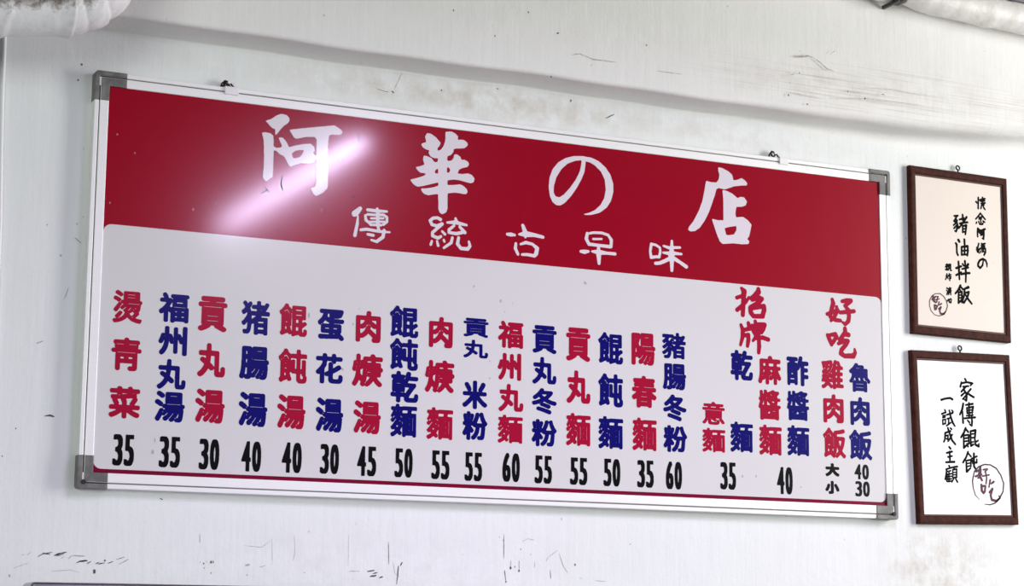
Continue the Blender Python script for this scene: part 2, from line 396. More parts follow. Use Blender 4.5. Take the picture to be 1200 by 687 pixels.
# ------------------------------------------------------------------ data: lettering and wall marks (millimetres)
TITLE = [[[[[305.2,690.4],[316.7,695.3],[327.5,703.9],[337.1,708.3],[348.2,707.2],[353.4,701.6],[354.1,696.2],[350.1,690.3],[343.3,685.4],[337.9,679.3],[332.6,671.9],[328.6,666],[325.9,664.3],[325.5,676.5],[320,677.7],[314.3,681.9],[310,686.9]],[[298.8,666.6],[306.5,668],[316.1,667.2],[321.8,663.3],[322.8,655.8],[323.3,639.6],[323.9,618],[323.7,599.1],[322.8,581.5],[317.4,576.9],[310.8,570.8],[305.1,575.6],[303.6,580.8],[304.7,599.7],[304.6,618.6],[304.1,637.4],[302.8,653.5]],[[321,642.6],[329.4,639.5],[339,641.4],[340.3,645.6],[335.9,653.2],[332.9,661],[341.2,661.2],[348.3,654.7],[354.2,643.7],[368,648.8],[383.2,653.2],[398.6,655.8],[405.7,650.3],[407.4,642.3],[403.3,637.8],[409.9,632.5],[409.2,624.8],[406.6,619],[396.8,615.8],[380.1,614.8],[369,610.8],[358.1,605],[353.7,610.5],[347.9,620.7],[343.6,625.6],[336.6,627.6],[329.5,633.5],[321.2,635.3]],[[354.1,678.5],[378.2,684],[408.9,690.4],[434.2,695.6],[447,698.2],[457,693.3],[463.4,688.6],[463,683],[455.9,680],[443.2,679.3],[436.1,677.1],[434.9,670.1],[433.8,654.9],[434.6,624.9],[435.8,597.7],[435.7,578.6],[434.5,570.3],[426.3,561.3],[412.5,553],[406.8,556.5],[400.9,568.1],[409.2,570.3],[411.8,578.8],[411.6,608.7],[410.3,638.5],[410.1,665.9],[406.6,670.4],[389.8,668.5],[370.4,662.7],[364.8,663.4],[360.4,669.7]]],[[[360.1,631.6],[366.9,637.8],[375.2,640.6],[385.5,641.8],[382.3,634],[377,626.6],[368.7,623.5],[363.1,622.9]]]],[[[[683.4,713],[696.8,715.1],[705.9,711.4],[711.4,706.3],[709.7,699.1],[715.1,700.3],[724.1,700.7],[731.7,695.9],[732.7,690.4],[725.8,683.9],[715.3,682.2],[707.8,681.3],[701.8,679.8],[701.9,674.2],[696,666.5],[688.6,663.4],[687.2,655.6],[690.2,653.2],[697.7,655.4],[702.1,661.5],[702.9,668.6],[709.5,669.4],[717,664.6],[718.6,659.1],[726.1,659.9],[733.7,656.5],[736.2,651.2],[732.3,645.7],[721.8,642.5],[714.4,638.9],[710.6,630.1],[719,629.6],[734,632.6],[743.1,629.9],[748.6,622.9],[746.3,615.6],[740.3,613],[731.2,614],[716.2,616.6],[701.2,616.4],[689.3,613.8],[688.8,603.9],[701.4,605.2],[716.3,608.2],[723.8,606.2],[731.4,599.9],[733.6,594.5],[730,589.1],[719.5,589.7],[707.5,590.4],[689.7,587.2],[689.3,573.2],[690.1,556.5],[687.3,547.9],[678.4,542.8],[672.5,546.4],[670,554.5],[669.7,571.2],[669.5,583.7],[660.1,581.9],[648.3,578.8],[639.4,580.6],[633.5,585.6],[631.9,591],[642.2,592],[656.9,595.5],[669.3,600.4],[669.2,607.4],[656.8,603.3],[639.2,597.3],[624.5,593.8],[615.6,597.6],[608.1,606.5],[621.3,610.7],[635.9,616.5],[643.2,621.4],[638.7,623.2],[629.9,622.8],[623.9,627.7],[619.4,633.3],[629.7,636.1],[639,640.5],[635.3,649.9],[636.7,658.4],[644.1,658.4],[654.5,654.8],[659,648.3],[666.5,648.3],[668.4,656.4],[658.9,656.1],[651.5,658.7],[646.9,665.2],[649.2,671],[642.4,671.7],[634.9,675],[630.4,682.1],[642.1,687.1],[639,697.9],[643.3,706],[652.2,705.1],[662.7,699.3],[668.8,692.9],[673.3,689.2],[670.4,681.9],[666,677.2],[667,671.7],[673.5,674.6],[679.3,682.9],[682.8,693.2],[683.5,703.1]]],[[[660.8,627.5],[663.7,633.4],[668.7,635.4],[668.9,625.6],[662.4,624.9]],[[687.4,640.2],[691.9,640.7],[695,635.4],[692.1,629.5],[687.6,629]]]],[[[[990.3,573.3],[1007.6,578.2],[1022.1,585.6],[1035.2,597.5],[1043.9,612.9],[1047.8,631.8],[1045.4,652.7],[1036.7,669],[1022.1,680.7],[1010.4,686],[1000.2,687],[999.7,676.9],[997.4,663.4],[990.2,646.8],[980.1,628.7],[967.2,610.3],[952.9,594.4],[942.9,587.7],[932.9,587.2],[924.4,592.8],[918.1,605.2],[915.1,623.2],[917,643],[924.1,662.1],[936.8,677.9],[954,689],[972.7,695],[993,697.3],[1013.3,696.4],[1030.8,690.9],[1046.9,679.4],[1058.6,664.7],[1065,646.8],[1065.3,628.3],[1060,609.2],[1049.8,593.7],[1033.7,581.5],[1016.3,575.3],[1001.9,573.1]]],[[[991.5,688.7],[975.6,685.3],[958.4,677.6],[944.1,664.2],[932.7,646],[927.1,627.1],[926.6,612.6],[931.4,605.3],[940,604.4],[950,611.1],[964.3,627],[978.6,646.9],[987.2,665],[990.1,678.5]]]],[[[[1320.2,709.4],[1331.1,708.5],[1346.4,702.6],[1355.5,696.1],[1358.1,684.3],[1368.5,686.9],[1378.8,691.6],[1387.4,687.4],[1393.2,682],[1391.7,676.7],[1378.6,675.3],[1359.7,671.5],[1347.6,666.6],[1337.3,662.6],[1327.1,663],[1321,663.9],[1315.2,660.3],[1311.6,647.9],[1304.6,629.3],[1296,607.6],[1285.6,588.7],[1273.7,572.8],[1261.9,564.2],[1250.2,562.2],[1244.5,565.5],[1246.9,571.7],[1258.7,586.1],[1272.4,611.2],[1281,632.9],[1286.3,657.3],[1289.9,676.2],[1303.4,674.6],[1315.3,675.2],[1321.2,681.9],[1323.4,692.6],[1320.7,701.3]],[[1330.5,660.3],[1340.7,659.9],[1354.3,655.3],[1364.5,648.8],[1367.9,646.2],[1374.8,649.9],[1385.1,649.5],[1391.9,641.1],[1388.3,632.3],[1378,628.3],[1364.9,627],[1362.3,614.1],[1363.2,603.7],[1381.1,606.4],[1393,600.6],[1402.5,591.1],[1399.6,578.8],[1396,564.9],[1390.7,558.5],[1396.5,554.5],[1394.7,548.4],[1380.2,546.5],[1356.3,546.3],[1329.1,542.4],[1322.3,547.7],[1315.7,561.9],[1309.2,579.1],[1303.3,594.9],[1316.1,593.2],[1332.4,593.9],[1332,617.1],[1332.3,641.1]]],[[[1334.6,577.1],[1346.5,581.2],[1364.3,585],[1364.2,575.4],[1358.3,565.9],[1348,563.5],[1338.8,562.6],[1336.9,569.8]]]]]
SUB = [[[[504,537.6,3.73],[497,529.6,5.58],[492.3,525.8,5.57]],[[499.6,521.9,1.39],[498.7,507.1,2.79],[494,482.9,3.24]],[[519.5,536.4,2.8],[538.6,536,3.04],[560.2,537,2.11]],[[539.7,540.7,2.34],[541.1,531.7,2.81],[541.6,506.7,2.81]],[[515,524.6,2.33],[516.3,515.6,2.8],[524.8,509.6,2.33]],[[519.7,527.3,2.33],[536.4,527.8,2.11],[553.2,529.5,2.35],[560.5,525.6,2.35],[560.6,516.5,2.58],[553.6,510.1,2.34]],[[527,520.1,1.87],[553.3,522.6,1.88]],[[524.8,513,1.87],[555.8,516,1.88]],[[526.1,507,2.1],[548.8,508.5,2.34]],[[506.1,494.9,2.55],[517.9,497.6,2.79],[544.3,495.5,2.57],[567.1,495.9,1.64]],[[555,498.8,2.81],[552.9,485,3.27],[539.9,474.6,2.8],[528.4,477,1.86]],[[520.5,487.6,2.33],[532.5,486.5,2.8]],[[541.6,506.7,2.57],[544.2,496.7,2.57]]],[[[674.9,532.2,3.35],[668.7,535,2.87],[658.9,533.4,2.86],[652.8,527.7,3.1],[656.6,520,2.86],[667.7,518.3,2.87],[678.7,523.3,3.35]],[[678.7,523.3,3.35],[667.8,513,2.86],[658.1,504,2.86],[658.2,497.1,2.86],[670.5,494.1,3.1],[676.6,497.7,2.63]],[[657.1,486.6,2.14],[654.8,479.5,2.61]],[[668.2,487.6,1.91],[670.8,478.7,2.62]],[[682.9,491.3,2.15],[684.2,488,2.15]],[[679,508.3,2.15],[685.2,503.1,2.63]],[[689.8,527.4,1.92],[707.1,529.5,3.85],[732.1,526.1,2.17]],[[707.8,537.7,2.17],[709.6,530.9,3.85]],[[704.7,522.3,2.4],[693.7,513.1,2.88],[693.8,507.4,2.64],[709.9,506.6,3.12],[722.3,510,3.13]],[[717.2,521.2,2.65],[728.5,510.6,3.37]],[[701.4,497.6,2.64],[699,487,2.87],[683.1,475.2,2.15]],[[715,498.9,2.88],[712.7,486,3.36],[720.2,477.4,3.12],[735.2,477.6,3.37],[740.1,483.8,2.89],[737.5,492.9,2.17]]],[[[822.4,516,2.75],[830.7,516.2,3.91],[839.1,515.8,2.3]],[[856.9,537.4,3.23],[861.8,525.7,4.62],[863.1,513.7,2.31]],[[848.7,518.3,1.84],[863,520.3,6],[883.5,520,3.71],[902.9,517.4,3.02]],[[841.6,498.4,2.76],[840.5,488.4,3.21],[846.6,476.9,2.76]],[[852.4,498.3,2.07],[864.4,502.7,3.23],[878.8,500.8,2.54],[889.8,492.9,3.94],[887.4,481.6,4.16],[883.8,476.9,3.23],[867,478.1,2.77],[856.2,477.1,2.53]]],[[[1004.6,534.7,3.31],[1002.1,523.3,3.54],[1008.4,512.6,3.31],[1028.2,512.2,2.84],[1058.2,511.6,3.33]],[[1010.8,535.7,2.37],[1018.3,537.8,2.37],[1038.2,539,2.61],[1053.2,535.9,2.62],[1060.7,526.4,3.34],[1060.2,511.8,2.86]],[[1018.3,524.3,2.13],[1038.2,526.2,1.9]],[[989.8,495.7,2.82],[998.5,495.6,4.24],[1007.1,497.3,2.59]],[[1015.8,498.1,1.89],[1030.7,497.8,5.21],[1050.7,497.4,2.85],[1069.4,497.5,3.1]],[[1030.7,510.2,2.61],[1031.2,492.3,5.21],[1032,474.4,3.07]]],[[[1155.6,526.3,3.04],[1152.9,511,2.7],[1155,497.6,3.03],[1167.1,500.3,2.7],[1174.3,500.2,2.71],[1177,511.5,2.71],[1176.2,520.2,2.37],[1167.2,525,2.37],[1157.4,526.5,2.37]],[[1185.2,525,2.04],[1197.7,522.2,3.06],[1208.6,523.6,2.72],[1224.8,525.1,2.39]],[[1184.2,510.6,2.03],[1197.7,510.2,3.74],[1212.1,511.5,3.4],[1228.3,511.4,2.22]],[[1205,537.2,2.56],[1204.9,522,3.74],[1203.9,506,7.14],[1204.7,491.7,4.42],[1204.6,474.2,3.05]],[[1197.6,498.2,3.73],[1186.8,492.5,3.73],[1176,487.6,3.38],[1165.2,485.9,3.04]],[[1212,499.5,4.08],[1224.6,493.4,3.41],[1239.9,485.2,3.75]]]]
HEAD = [[[[[1375.6,450.2,2.32],[1381.7,444,5.22],[1379.9,425,4.05],[1378.7,406.2,4.05],[1377.9,392.7,3.46]],[[1363.6,429.1,2.89],[1381.6,435.4,2.9]],[[1394,432.1,1.74],[1386.1,421.5,2.61],[1376.6,412.7,3.18],[1364.1,402.9,3.46]],[[1417.7,451.8,3.5],[1417.6,445.6,5.25],[1406.5,435.2,3.78],[1397.1,430.4,2.32]],[[1401.7,426.8,2.61],[1419,433.5,3.79],[1426.7,431.5,3.5],[1420.4,424.2,3.49],[1401.5,413.3,3.48],[1396.8,411.6,2.61]],[[1396.8,408.9,3.77],[1398.2,399.6,4.35],[1404.3,392,3.48],[1427.7,393.8,4.07]],[[1401.4,409.3,3.48],[1418.6,413.3,3.78],[1431.2,415.6,4.08],[1431.7,407.6,4.37],[1427.7,395.1,4.07]]],[[[1373,370.9,2.3],[1377.5,360.5,3.75],[1376.6,344.5,3.45],[1371.4,328.1,2.01]],[[1391.6,376.3,2.89],[1393.6,365.7,3.47]],[[1377.4,360,3.17],[1396.1,364.6,3.18]],[[1380.4,348.7,2.88],[1391.2,350.8,3.46],[1391.1,340.1,3.75],[1388.7,326.6,2.59]],[[1408.8,381.6,2.61],[1410.2,375,3.48]],[[1400.9,371.6,2.89],[1403.8,359.8,3.18],[1408.3,353.4,2.89]],[[1402.4,370.9,2.89],[1418,375.6,3.19],[1432.1,375.3,4.07],[1428.8,365.6,3.49],[1424,358.5,3.19]],[[1406.9,363.2,2.32],[1427.3,367.4,2.32]],[[1408.4,354.2,2.89],[1424,359.1,2.9]],[[1416.5,374.1,2.32],[1415.2,355.2,2.61]],[[1409.8,344.7,2.6],[1426.9,347.5,3.48],[1440.9,344.2,3.49]],[[1417,350,3.48],[1417.9,328.6,3.76],[1416.4,314.6,2.89]],[[1413,355.1,2.61],[1408.2,345.4,2.89],[1402.5,338.8,1.73]]]],[[[[1607,444.4,2.7],[1609.4,436.4,4.2],[1603.2,418,3.59],[1600.3,405.5,2.69],[1614.1,399.6,3.29],[1627,399.2,3]],[[1618,428.8,2.7],[1619.4,419.3,3.3],[1612.6,407.8,3.29],[1602.7,397.4,2.39]],[[1593.3,411.2,2.99],[1609.6,417.1,3.29],[1621.1,422.1,3]],[[1633,442.3,3.01],[1646.1,445.6,3.62],[1655.9,445.5,3.93],[1647.6,438,3.32],[1639.3,433.2,2.41]],[[1639.9,433.2,2.71],[1648.8,424.3,3.61],[1650.1,410.6,3.91],[1648.2,399.4,3.61],[1639.9,392,3],[1633.5,395.6,1.8]],[[1627.5,417.1,3],[1645.5,419.9,3.61],[1663.5,422.7,3.32]]],[[[1592.9,364.7,2.98],[1598.4,354.7,4.17],[1603,344.2,2.68]],[[1598.7,365.1,2.68],[1613.3,368.1,3.88],[1616.4,362.8,3.58],[1608,351.3,3.28],[1603.1,345.5,2.68]],[[1638.7,382.3,3.6],[1639.4,374.1,4.2],[1629.4,362.4,3.59],[1622.7,356.5,2.09]],[[1636.1,369.7,3.3],[1647.4,369.2,4.2]],[[1620.9,348.1,2.69],[1637.3,355.3,3.89],[1645.5,355.3,3.9],[1640.4,346.7,3.59],[1628.7,335,3.88],[1626.9,326.7,4.18],[1636.5,321.9,3.88],[1659.3,323.4,4.8],[1664.4,330.6,3],[1663,338.7,1.5]]]]]
F1 = [[[[174.6,308.2,1.59],[173.4,282.2,1.59]],[[168.1,297.4,1.91],[170.8,294.9,1.27]],[[178.7,303,1.27],[180.7,300.3,1.27]],[[186.8,309.7,1.59],[186.6,301,1.27]],[[181.5,304.7,1.27],[193.7,307.6,1.59]],[[182.1,300.5,1.27],[192.9,302.6,1.28]],[[182,295.3,1.27],[193.5,297.5,1.59]],[[186.6,301,1.27],[182.9,289,1.27],[181.1,283.1,1.27]],[[186.5,293.8,1.28],[189.8,285.5,1.59],[193.2,282.1,1.28]],[[184.7,290.7,0.96],[191,292.8,0.96]]],[[[179.7,272.4,1.24],[175.1,266.3,1.45],[165.8,256.8,1.24]],[[179.7,271.5,1.24],[186.4,264.7,1.66],[192.6,258.9,1.66]],[[175,261.6,1.04],[184.1,263.5,1.24]],[[174.9,257.8,1.24],[181.7,259.5,1.45],[179.4,254.6,1.04]],[[167.9,249.5,1.45],[166.7,246.6,1.24]],[[173.6,252,1.24],[176.9,245.8,1.66],[184.9,246.7,1.66],[186.5,249.7,1.04]],[[179.3,252.7,1.04],[181.1,250.4,1.24]],[[186.1,254.4,1.24],[190.6,252.1,1.66]]],[[[171.1,235.8,1.66],[169.7,226.3,1.45],[170,216,1.45]],[[171,234.9,1.45],[176.2,232.6,1.45],[173.2,227.6,1.24],[175.4,225,1.24]],[[175.5,229.7,1.45],[191.5,235.8,1.87]],[[187.6,234.8,1.87],[187.8,222.6,1.87],[186.5,212.2,1.66],[183.1,213.7,1.04]],[[178.8,227.3,1.24],[179.1,219.8,1.24]],[[178.8,227.3,1.24],[183.8,228.2,1.24],[182.8,221.2,1.24]],[[179.1,220.8,1.04],[183.2,221.6,1.04]]],[[[172.6,200.3,1.45],[169,188.7,1.45],[173.3,177.8,1.25]],[[166.8,190.3,1.45],[168.8,180.2,1.66],[175.8,189.4,1.25]],[[165.5,184.5,1.04],[175.8,187.5,1.25]],[[180.6,201.2,1.25],[180.3,188,1.45]],[[180.5,199.3,1.25],[190.8,201.9,1.45]],[[180.9,195.2,1.04],[189.6,196.9,1.04]],[[180.8,191.4,1.04],[189.5,193.1,1.04]],[[180.3,187.6,1.25],[191.3,190.1,1.45],[191.1,181.6,1.66],[186.9,174.6,1.66]],[[186.2,200.9,1.25],[186,189.5,1.25]],[[177.9,183,1.25],[177.9,180.2,1.25]],[[182.5,184.5,1.04],[182.9,181.1,1.04]],[[185.9,184.8,1.04],[186.6,182.1,1.04]]],[[[184.6,162.1,1.28],[181.9,150.2,1.6],[174.8,143.1,1.92],[169.3,147.4,2.24],[169.4,153.2,1.92],[174.1,161,1.92],[183.3,165.4,1.92],[190.9,162.7,1.92],[194.3,155.8,1.6],[194.5,148,0.8]]],[[[105,257.5,1.65],[115.1,259.2,1.65]],[[111.7,257.7,1.65],[108.2,249.4,2.27],[103.6,245.2,1.44]],[[105.8,244.5,1.85],[112.7,248,1.85]],[[110.4,246.9,1.65],[113.6,238.8,1.85],[112.3,229.3,2.06],[108.7,221.4,1.85],[105.4,223,1.03]],[[111.4,243.2,1.44],[102.3,235.7,1.24]],[[112.4,237.7,1.44],[103.3,228.3,1.44]],[[113.5,236,1.24],[116.9,233.6,1.24]],[[128.7,262.9,1.86],[129.1,249.9,1.86]],[[119.5,250.7,1.65],[131.9,254.9,2.06]],[[120.4,241.4,1.86],[129.5,244.3,1.86],[141.9,246.6,1.86]],[[139.9,258.6,2.06],[129.5,244.3,1.65],[116.8,229.8,1.44]],[[128.2,236.7,1.65],[127.9,221.7,1.65]],[[128.2,236.3,1.65],[138.4,239.3,2.27],[137,228.3,1.86],[135.2,217.8,1.65]],[[129.2,229.7,1.24],[137.1,231.1,1.24]],[[129,222.7,1.45],[135.8,224.4,1.45]]],[[[115.1,202.5,2.68],[117.7,199,2.48]],[[107.7,194.2,2.06],[109.9,191.6,2.27],[109.7,182.3,1.65],[110,172.9,1.86],[112.8,167,1.86]],[[123.8,187.5,1.86],[123.4,168.7,1.86]],[[123.8,187.2,1.86],[140.8,190.9,2.28],[141.2,180,2.07],[139.2,168.6,1.66]],[[132,205.3,2.27],[132.4,190.3,1.86],[131.3,170.5,1.86]],[[124.7,178.3,1.45],[139.4,180.8,1.45]],[[123.4,169.1,1.65],[140.4,171.5,1.66]]],[[[113.8,152.3,1.91],[114.7,135.1,2.38],[115.5,111.4,1.67]],[[107,136.5,2.14],[121.4,142.3,1.91]],[[106.6,120.2,1.91],[121.1,128.2,1.67]],[[125.4,148.1,1.67],[127.9,144.1,1.67]],[[141,148.7,2.39],[135.7,141.6,1.67]],[[123.8,136.1,1.67],[140.9,141.1,1.91]],[[121,123.8,2.15],[134.1,127.4,2.15],[144.5,128.5,2.15]],[[132.1,155.3,2.15],[134.1,128.5,2.15],[133.1,106.7,1.43]]],[[[117.8,97.5,2.15],[112.4,87.2,2.15],[103.1,77.6,1.67]],[[117.8,95.3,1.67],[124.2,89.5,2.15]],[[116.3,87.6,1.43],[118.1,84.5,1.43]],[[112.3,80.7,1.67],[111.3,56.7,1.91]],[[112.3,80.7,1.67],[121.5,83.3,1.91],[121.1,68.5,1.67]],[[112.7,74.2,1.19],[120,76,1.19]],[[112.5,68.1,1.19],[119.9,69.5,1.19]],[[111.3,56.7,1.91],[119.8,64.1,1.67]],[[119.8,65.1,1.2],[123.6,60.1,1.43]],[[126.8,89.7,1.43],[140,95.4,2.87]],[[129.4,90,1.91],[127.8,75.7,2.15],[120.9,58.7,1.67]],[[130.5,81.4,1.43],[141,84.7,2.15],[136.9,72.3,1.91],[126.1,58.2,1.91]],[[131.8,77.2,1.44],[139.4,67.1,2.15],[148.3,58.2,1.92]]],[[[78.5,141,1.19],[84.5,142.3,1.19]],[[77.1,136.6,1.19],[85,138.5,1.19]],[[81.2,143.5,1.19],[80.9,129.4,1.19]],[[81,133.7,0.95],[77,130.1,0.95]],[[81,133.7,0.95],[84.8,131.5,0.95]],[[86.3,142.9,0.95],[86.2,134.3,0.95]],[[86.3,142.9,1.19],[91.5,143.9,1.19],[91.4,134.8,1.19]],[[86.3,139,0.95],[91.5,140,0.95]],[[86.2,134.7,0.95],[91.4,135.7,0.95]],[[86.9,134.3,0.95],[84.8,129.8,0.95]],[[90.1,134.7,0.95],[91.2,129.4,1.19],[93.8,130.3,0.95]]],[[[80.7,120.7,1.19],[80.6,115.3,1.19],[76.5,107.3,0.95]],[[78,116.1,0.95],[79.3,115.2,0.95]],[[81.8,113.3,0.95],[83.8,110.2,0.95]],[[87.7,121.5,1.19],[84.5,115.7,0.95]],[[85.8,118,0.95],[92.3,119.8,0.95]],[[88.4,118.3,0.95],[88.2,106.4,1.19]],[[88.3,113.9,0.95],[92.2,115.4,0.95]],[[88.2,110.7,0.95],[91.6,111.5,0.95]]],[[[80,88.2,1.43],[81.2,86.2,0.95]],[[78.6,82.6,0.95],[79.9,81.7,0.95]],[[81.1,78.6,0.95],[79.7,73,1.19]],[[83.8,86.9,0.95],[91.2,88.9,0.95]],[[84.6,84.3,0.95],[90.3,85.8,0.95]],[[83.2,81.6,0.95],[91.6,83.3,0.95]],[[87.5,90.1,0.95],[87.4,82.5,0.95]],[[84.5,80,0.95],[84.3,73.5,0.95]],[[84.5,80,0.95],[90.2,81.2,1.19],[90.1,73.6,0.95]],[[84.9,77.4,0.71],[89.6,78.4,0.71]]],[[[80.7,60.1,0.95],[80.1,57.9,0.95]],[[83.3,62.6,0.95],[85.8,56.3,1.43],[89.7,55.6,1.43],[91,59,0.95]],[[86.5,62.9,0.95],[87.2,61.2,0.95]],[[89.9,64.3,1.19],[91.6,62.3,1.19]]]]
F1S = [[[[47.3,72.3,0.71],[60.3,73.6,0.95],[70.5,67.8,0.95],[78,57.7,0.95],[80.4,47.1,0.95],[76.3,35.8,0.95],[65.7,25,0.95],[55.3,21.8,0.71],[43.7,23.9,0.59],[34.8,31.7,0.71],[30.4,43.2,0.83],[30.9,55.1,0.83],[36.8,65.4,0.71],[47.3,72.3,0.71]]],[[[40.7,66.9,2.14],[39.3,58.1,2.14],[46.9,52.4,2.14]],[[38,58,1.9],[47.2,65.4,1.9]],[[45.8,64.2,1.66],[41.8,54,1.42]],[[49.8,65.7,1.19],[54.9,66.2,1.43],[51.7,60.4,1.43],[50.8,52.8,1.43]],[[47,57.8,1.19],[57.4,61,1.19]]],[[[44.1,45.6,2.14],[45.2,36,2.14]],[[45.4,45.8,1.9],[51.9,44.2,1.9],[47.8,36.3,1.9]],[[57.3,54.5,1.43],[54.5,46.7,1.43]],[[63.6,50.8,1.67],[58.4,47.5,1.43]],[[55.6,38.1,1.66],[62.2,43.1,1.9],[58.1,34,1.9],[60.6,27.8,1.9],[69.6,27.6,2.14],[74.9,33.5,1.19]]]]
F2 = [[[[128.1,302.9,1.76],[130.6,298.5,2.01]],[[117.8,294.4,1.51],[114.3,284.2,2.01]],[[117.6,292.2,1.76],[133.2,295.2,1.76],[148.3,293.1,2.02],[142.4,287.8,1.26]],[[121.3,284.5,1.51],[136.7,286.4,1.76]],[[129.6,284.9,1.76],[116.3,273,1.75]],[[123.6,277.9,2.01],[131.1,267,2.26],[128.8,253.5,2.26],[122.1,256.5,1.25]],[[127.4,272.5,1.51],[115.7,264,1.75]],[[129.7,265.9,1.51],[119.3,256.4,1.5]],[[143.2,280,1.76],[132.8,270.5,1.76]],[[132.8,270.5,2.01],[142.1,265.3,2.01],[150.2,261.7,2.01]]],[[[119.9,246.4,2],[116.2,232.8,2.25],[109,221.3,1.75]],[[116.7,228.3,1.75],[116.8,202.7,1.99]],[[126.7,243.3,1.5],[146.3,246.5,2.01]],[[135.9,248.2,1.76],[134.5,218,1.75]],[[129,236.7,1.5],[129.5,224.5,1.5]],[[129,236.7,1.5],[147.2,239.8,2.01],[143.5,226.2,1.75]],[[129.1,231.1,1.25],[144.8,233,1.25]],[[129.5,224.9,1.5],[144.4,226.9,1.5]],[[121.7,213,1.75],[135.7,214.7,1.75],[151.1,216.1,2]],[[141.6,219.4,1.75],[142.1,207.2,2.25],[140.5,197.1,2],[134.6,200.2,1.25]],[[127.2,219.2,1.25],[145.1,221.4,1.5]],[[129.7,208.4,1.5],[134.4,204.6,1.75]]],[[[59.7,252.8,1.99],[72.3,256.3,1.74],[84.8,257.6,1.99],[90.1,255,2.24]]],[[[67.8,230.5,1.49],[69.1,228.4,1.49]],[[59,221.2,1.49],[70.2,225.1,1.74]],[[61.4,216.9,1.24],[68.4,218.3,1.24]],[[61.2,212.9,1.24],[68.1,214.6,1.24]],[[60.8,208,1.24],[60.7,198,1.48]],[[60.8,208,1.24],[68.6,209.5,1.24],[67.4,199.4,1.24]],[[60.7,198.7,1.24],[67.9,199.9,1.24]],[[72.6,219.6,1.49],[89.4,224.4,1.74]],[[80.2,230,1.49],[83.3,215.7,1.99],[87.9,202.6,2.23],[93.4,195,1.49]],[[87.1,230.3,1.24],[90.4,227.1,1.49]],[[73.3,210.8,1.24],[81.7,212.9,1.24]],[[77.5,211,1.24],[76.6,198.7,1.49]],[[70.9,195.2,1.48],[82.4,202.3,1.24]]],[[[122.9,191.2,2.07],[117.9,181,2.07],[109,170.1,1.77]],[[123.4,189.2,1.77],[129.6,182.8,2.07]],[[116.5,174.4,1.47],[115.5,146.7,2.06]],[[116.5,174.4,1.77],[130.7,176.3,1.77],[129.7,161.8,1.77]],[[118,167.9,1.47],[129.2,169.4,1.48]],[[117.5,161.3,1.47],[128.8,162.5,1.48]],[[115.5,147.3,2.06],[131,157.9,1.77]],[[124.4,156.3,1.18],[127.2,149.8,1.77]],[[136.2,184.4,1.48],[135.8,168.6,1.77]],[[136.2,184.4,1.78],[150.3,187.1,2.37],[147.7,170.4,1.78]],[[136.4,177.8,1.18],[148.4,179.7,1.19]],[[135.8,169.1,1.48],[147.8,170.9,1.48]],[[135.5,164.6,1.77],[135.5,151.5,2.07],[142.3,155.1,1.48]],[[137.1,159.4,1.18],[142.8,161,1.18]],[[147.4,166.4,1.78],[147.9,154.6,2.07],[156.8,151,2.37],[157.9,156.8,1.18]],[[148.3,159.9,1.48],[156.2,164.1,1.48]]],[[[126.3,138,1.77],[120.6,126,1.76],[110.9,113.8,1.76]],[[126.1,135.3,1.47],[133.8,127.8,1.77]],[[120,118.1,1.47],[119.9,93.3,2.05]],[[120,118.1,1.47],[133.3,120.4,1.47],[132.2,105.4,1.47]],[[120.5,111.6,1.17],[131.8,113.3,1.18]],[[120,105,1.17],[131.3,106.7,1.18]],[[119.9,93.3,2.05],[130.9,101.5,1.47]],[[135,122.6,1.47],[150.2,128.4,1.77]],[[142.5,134.6,2.06],[141,105.8,2.06],[146.4,98.1,2.06]],[[137.4,118.7,1.47],[138.2,112.2,1.47],[149.3,115.2,1.77]],[[149.8,121.8,1.47],[149.2,113.9,1.47]]],[[[65.6,178.8,1.76],[80.5,183.4,1.76]],[[65.6,178.8,1.76],[64.7,165.7,1.76],[61,159,1.46]],[[66.8,172.3,1.47],[73.4,173.9,1.47],[72.1,164.7,1.76],[68.9,165.9,1.17]],[[73.8,190.2,1.76],[78.5,176.7,2.05],[84,162.5,2.05],[92.2,154.2,1.76]],[[84.9,175.7,1.47],[75.9,163.5,1.47],[72.4,160.2,1.17]],[[81,190,1.47],[84.1,187.5,1.47]]],[[[74.8,147.8,1.76],[78.5,144,2.05]],[[67.4,134.4,1.75],[82.3,137.6,1.76]],[[70.1,125.4,1.46],[81.6,127.7,1.46]],[[64.4,113.5,1.75],[87.2,114.8,2.05]],[[75.7,137.4,1.75],[75.2,115.2,1.75]]],[[[72,105.9,1.75],[73.4,103.4,1.46]],[[63.3,97.8,1.45],[79.8,102.3,1.46]],[[64.9,96.6,1.45],[62.4,84.8,1.45],[59.6,75.6,1.45]],[[66.2,92.7,1.16],[76.1,95.1,1.17]],[[65.9,87.5,1.45],[63.8,71.9,1.45]],[[71,91.6,1.16],[69.6,70.8,1.45]],[[66.7,86.3,1.16],[77.2,88.4,1.16]],[[66.4,81.1,1.16],[76.8,82.7,1.16]],[[66,75.9,1.16],[76.5,77,1.16]],[[64.7,70.6,1.16],[77.8,72.4,1.16]],[[79.8,102.3,1.46],[94.6,104.6,1.75]],[[86.3,102.5,1.17],[84.3,97.3,1.17]],[[81.7,97.2,1.17],[80.5,78.9,1.16]],[[81.7,97.2,1.46],[92.6,98.8,1.46],[91.3,80.6,1.46]],[[81.9,90.7,0.87],[91.4,91.8,0.88]],[[81.6,85.5,0.87],[91.1,86.6,0.88]],[[80.5,79.5,1.16],[91.3,81.1,1.17]],[[83,77.7,1.16],[77.6,69.8,1.16]],[[87.9,78.4,1.17],[92.8,70.2,1.75]]]]
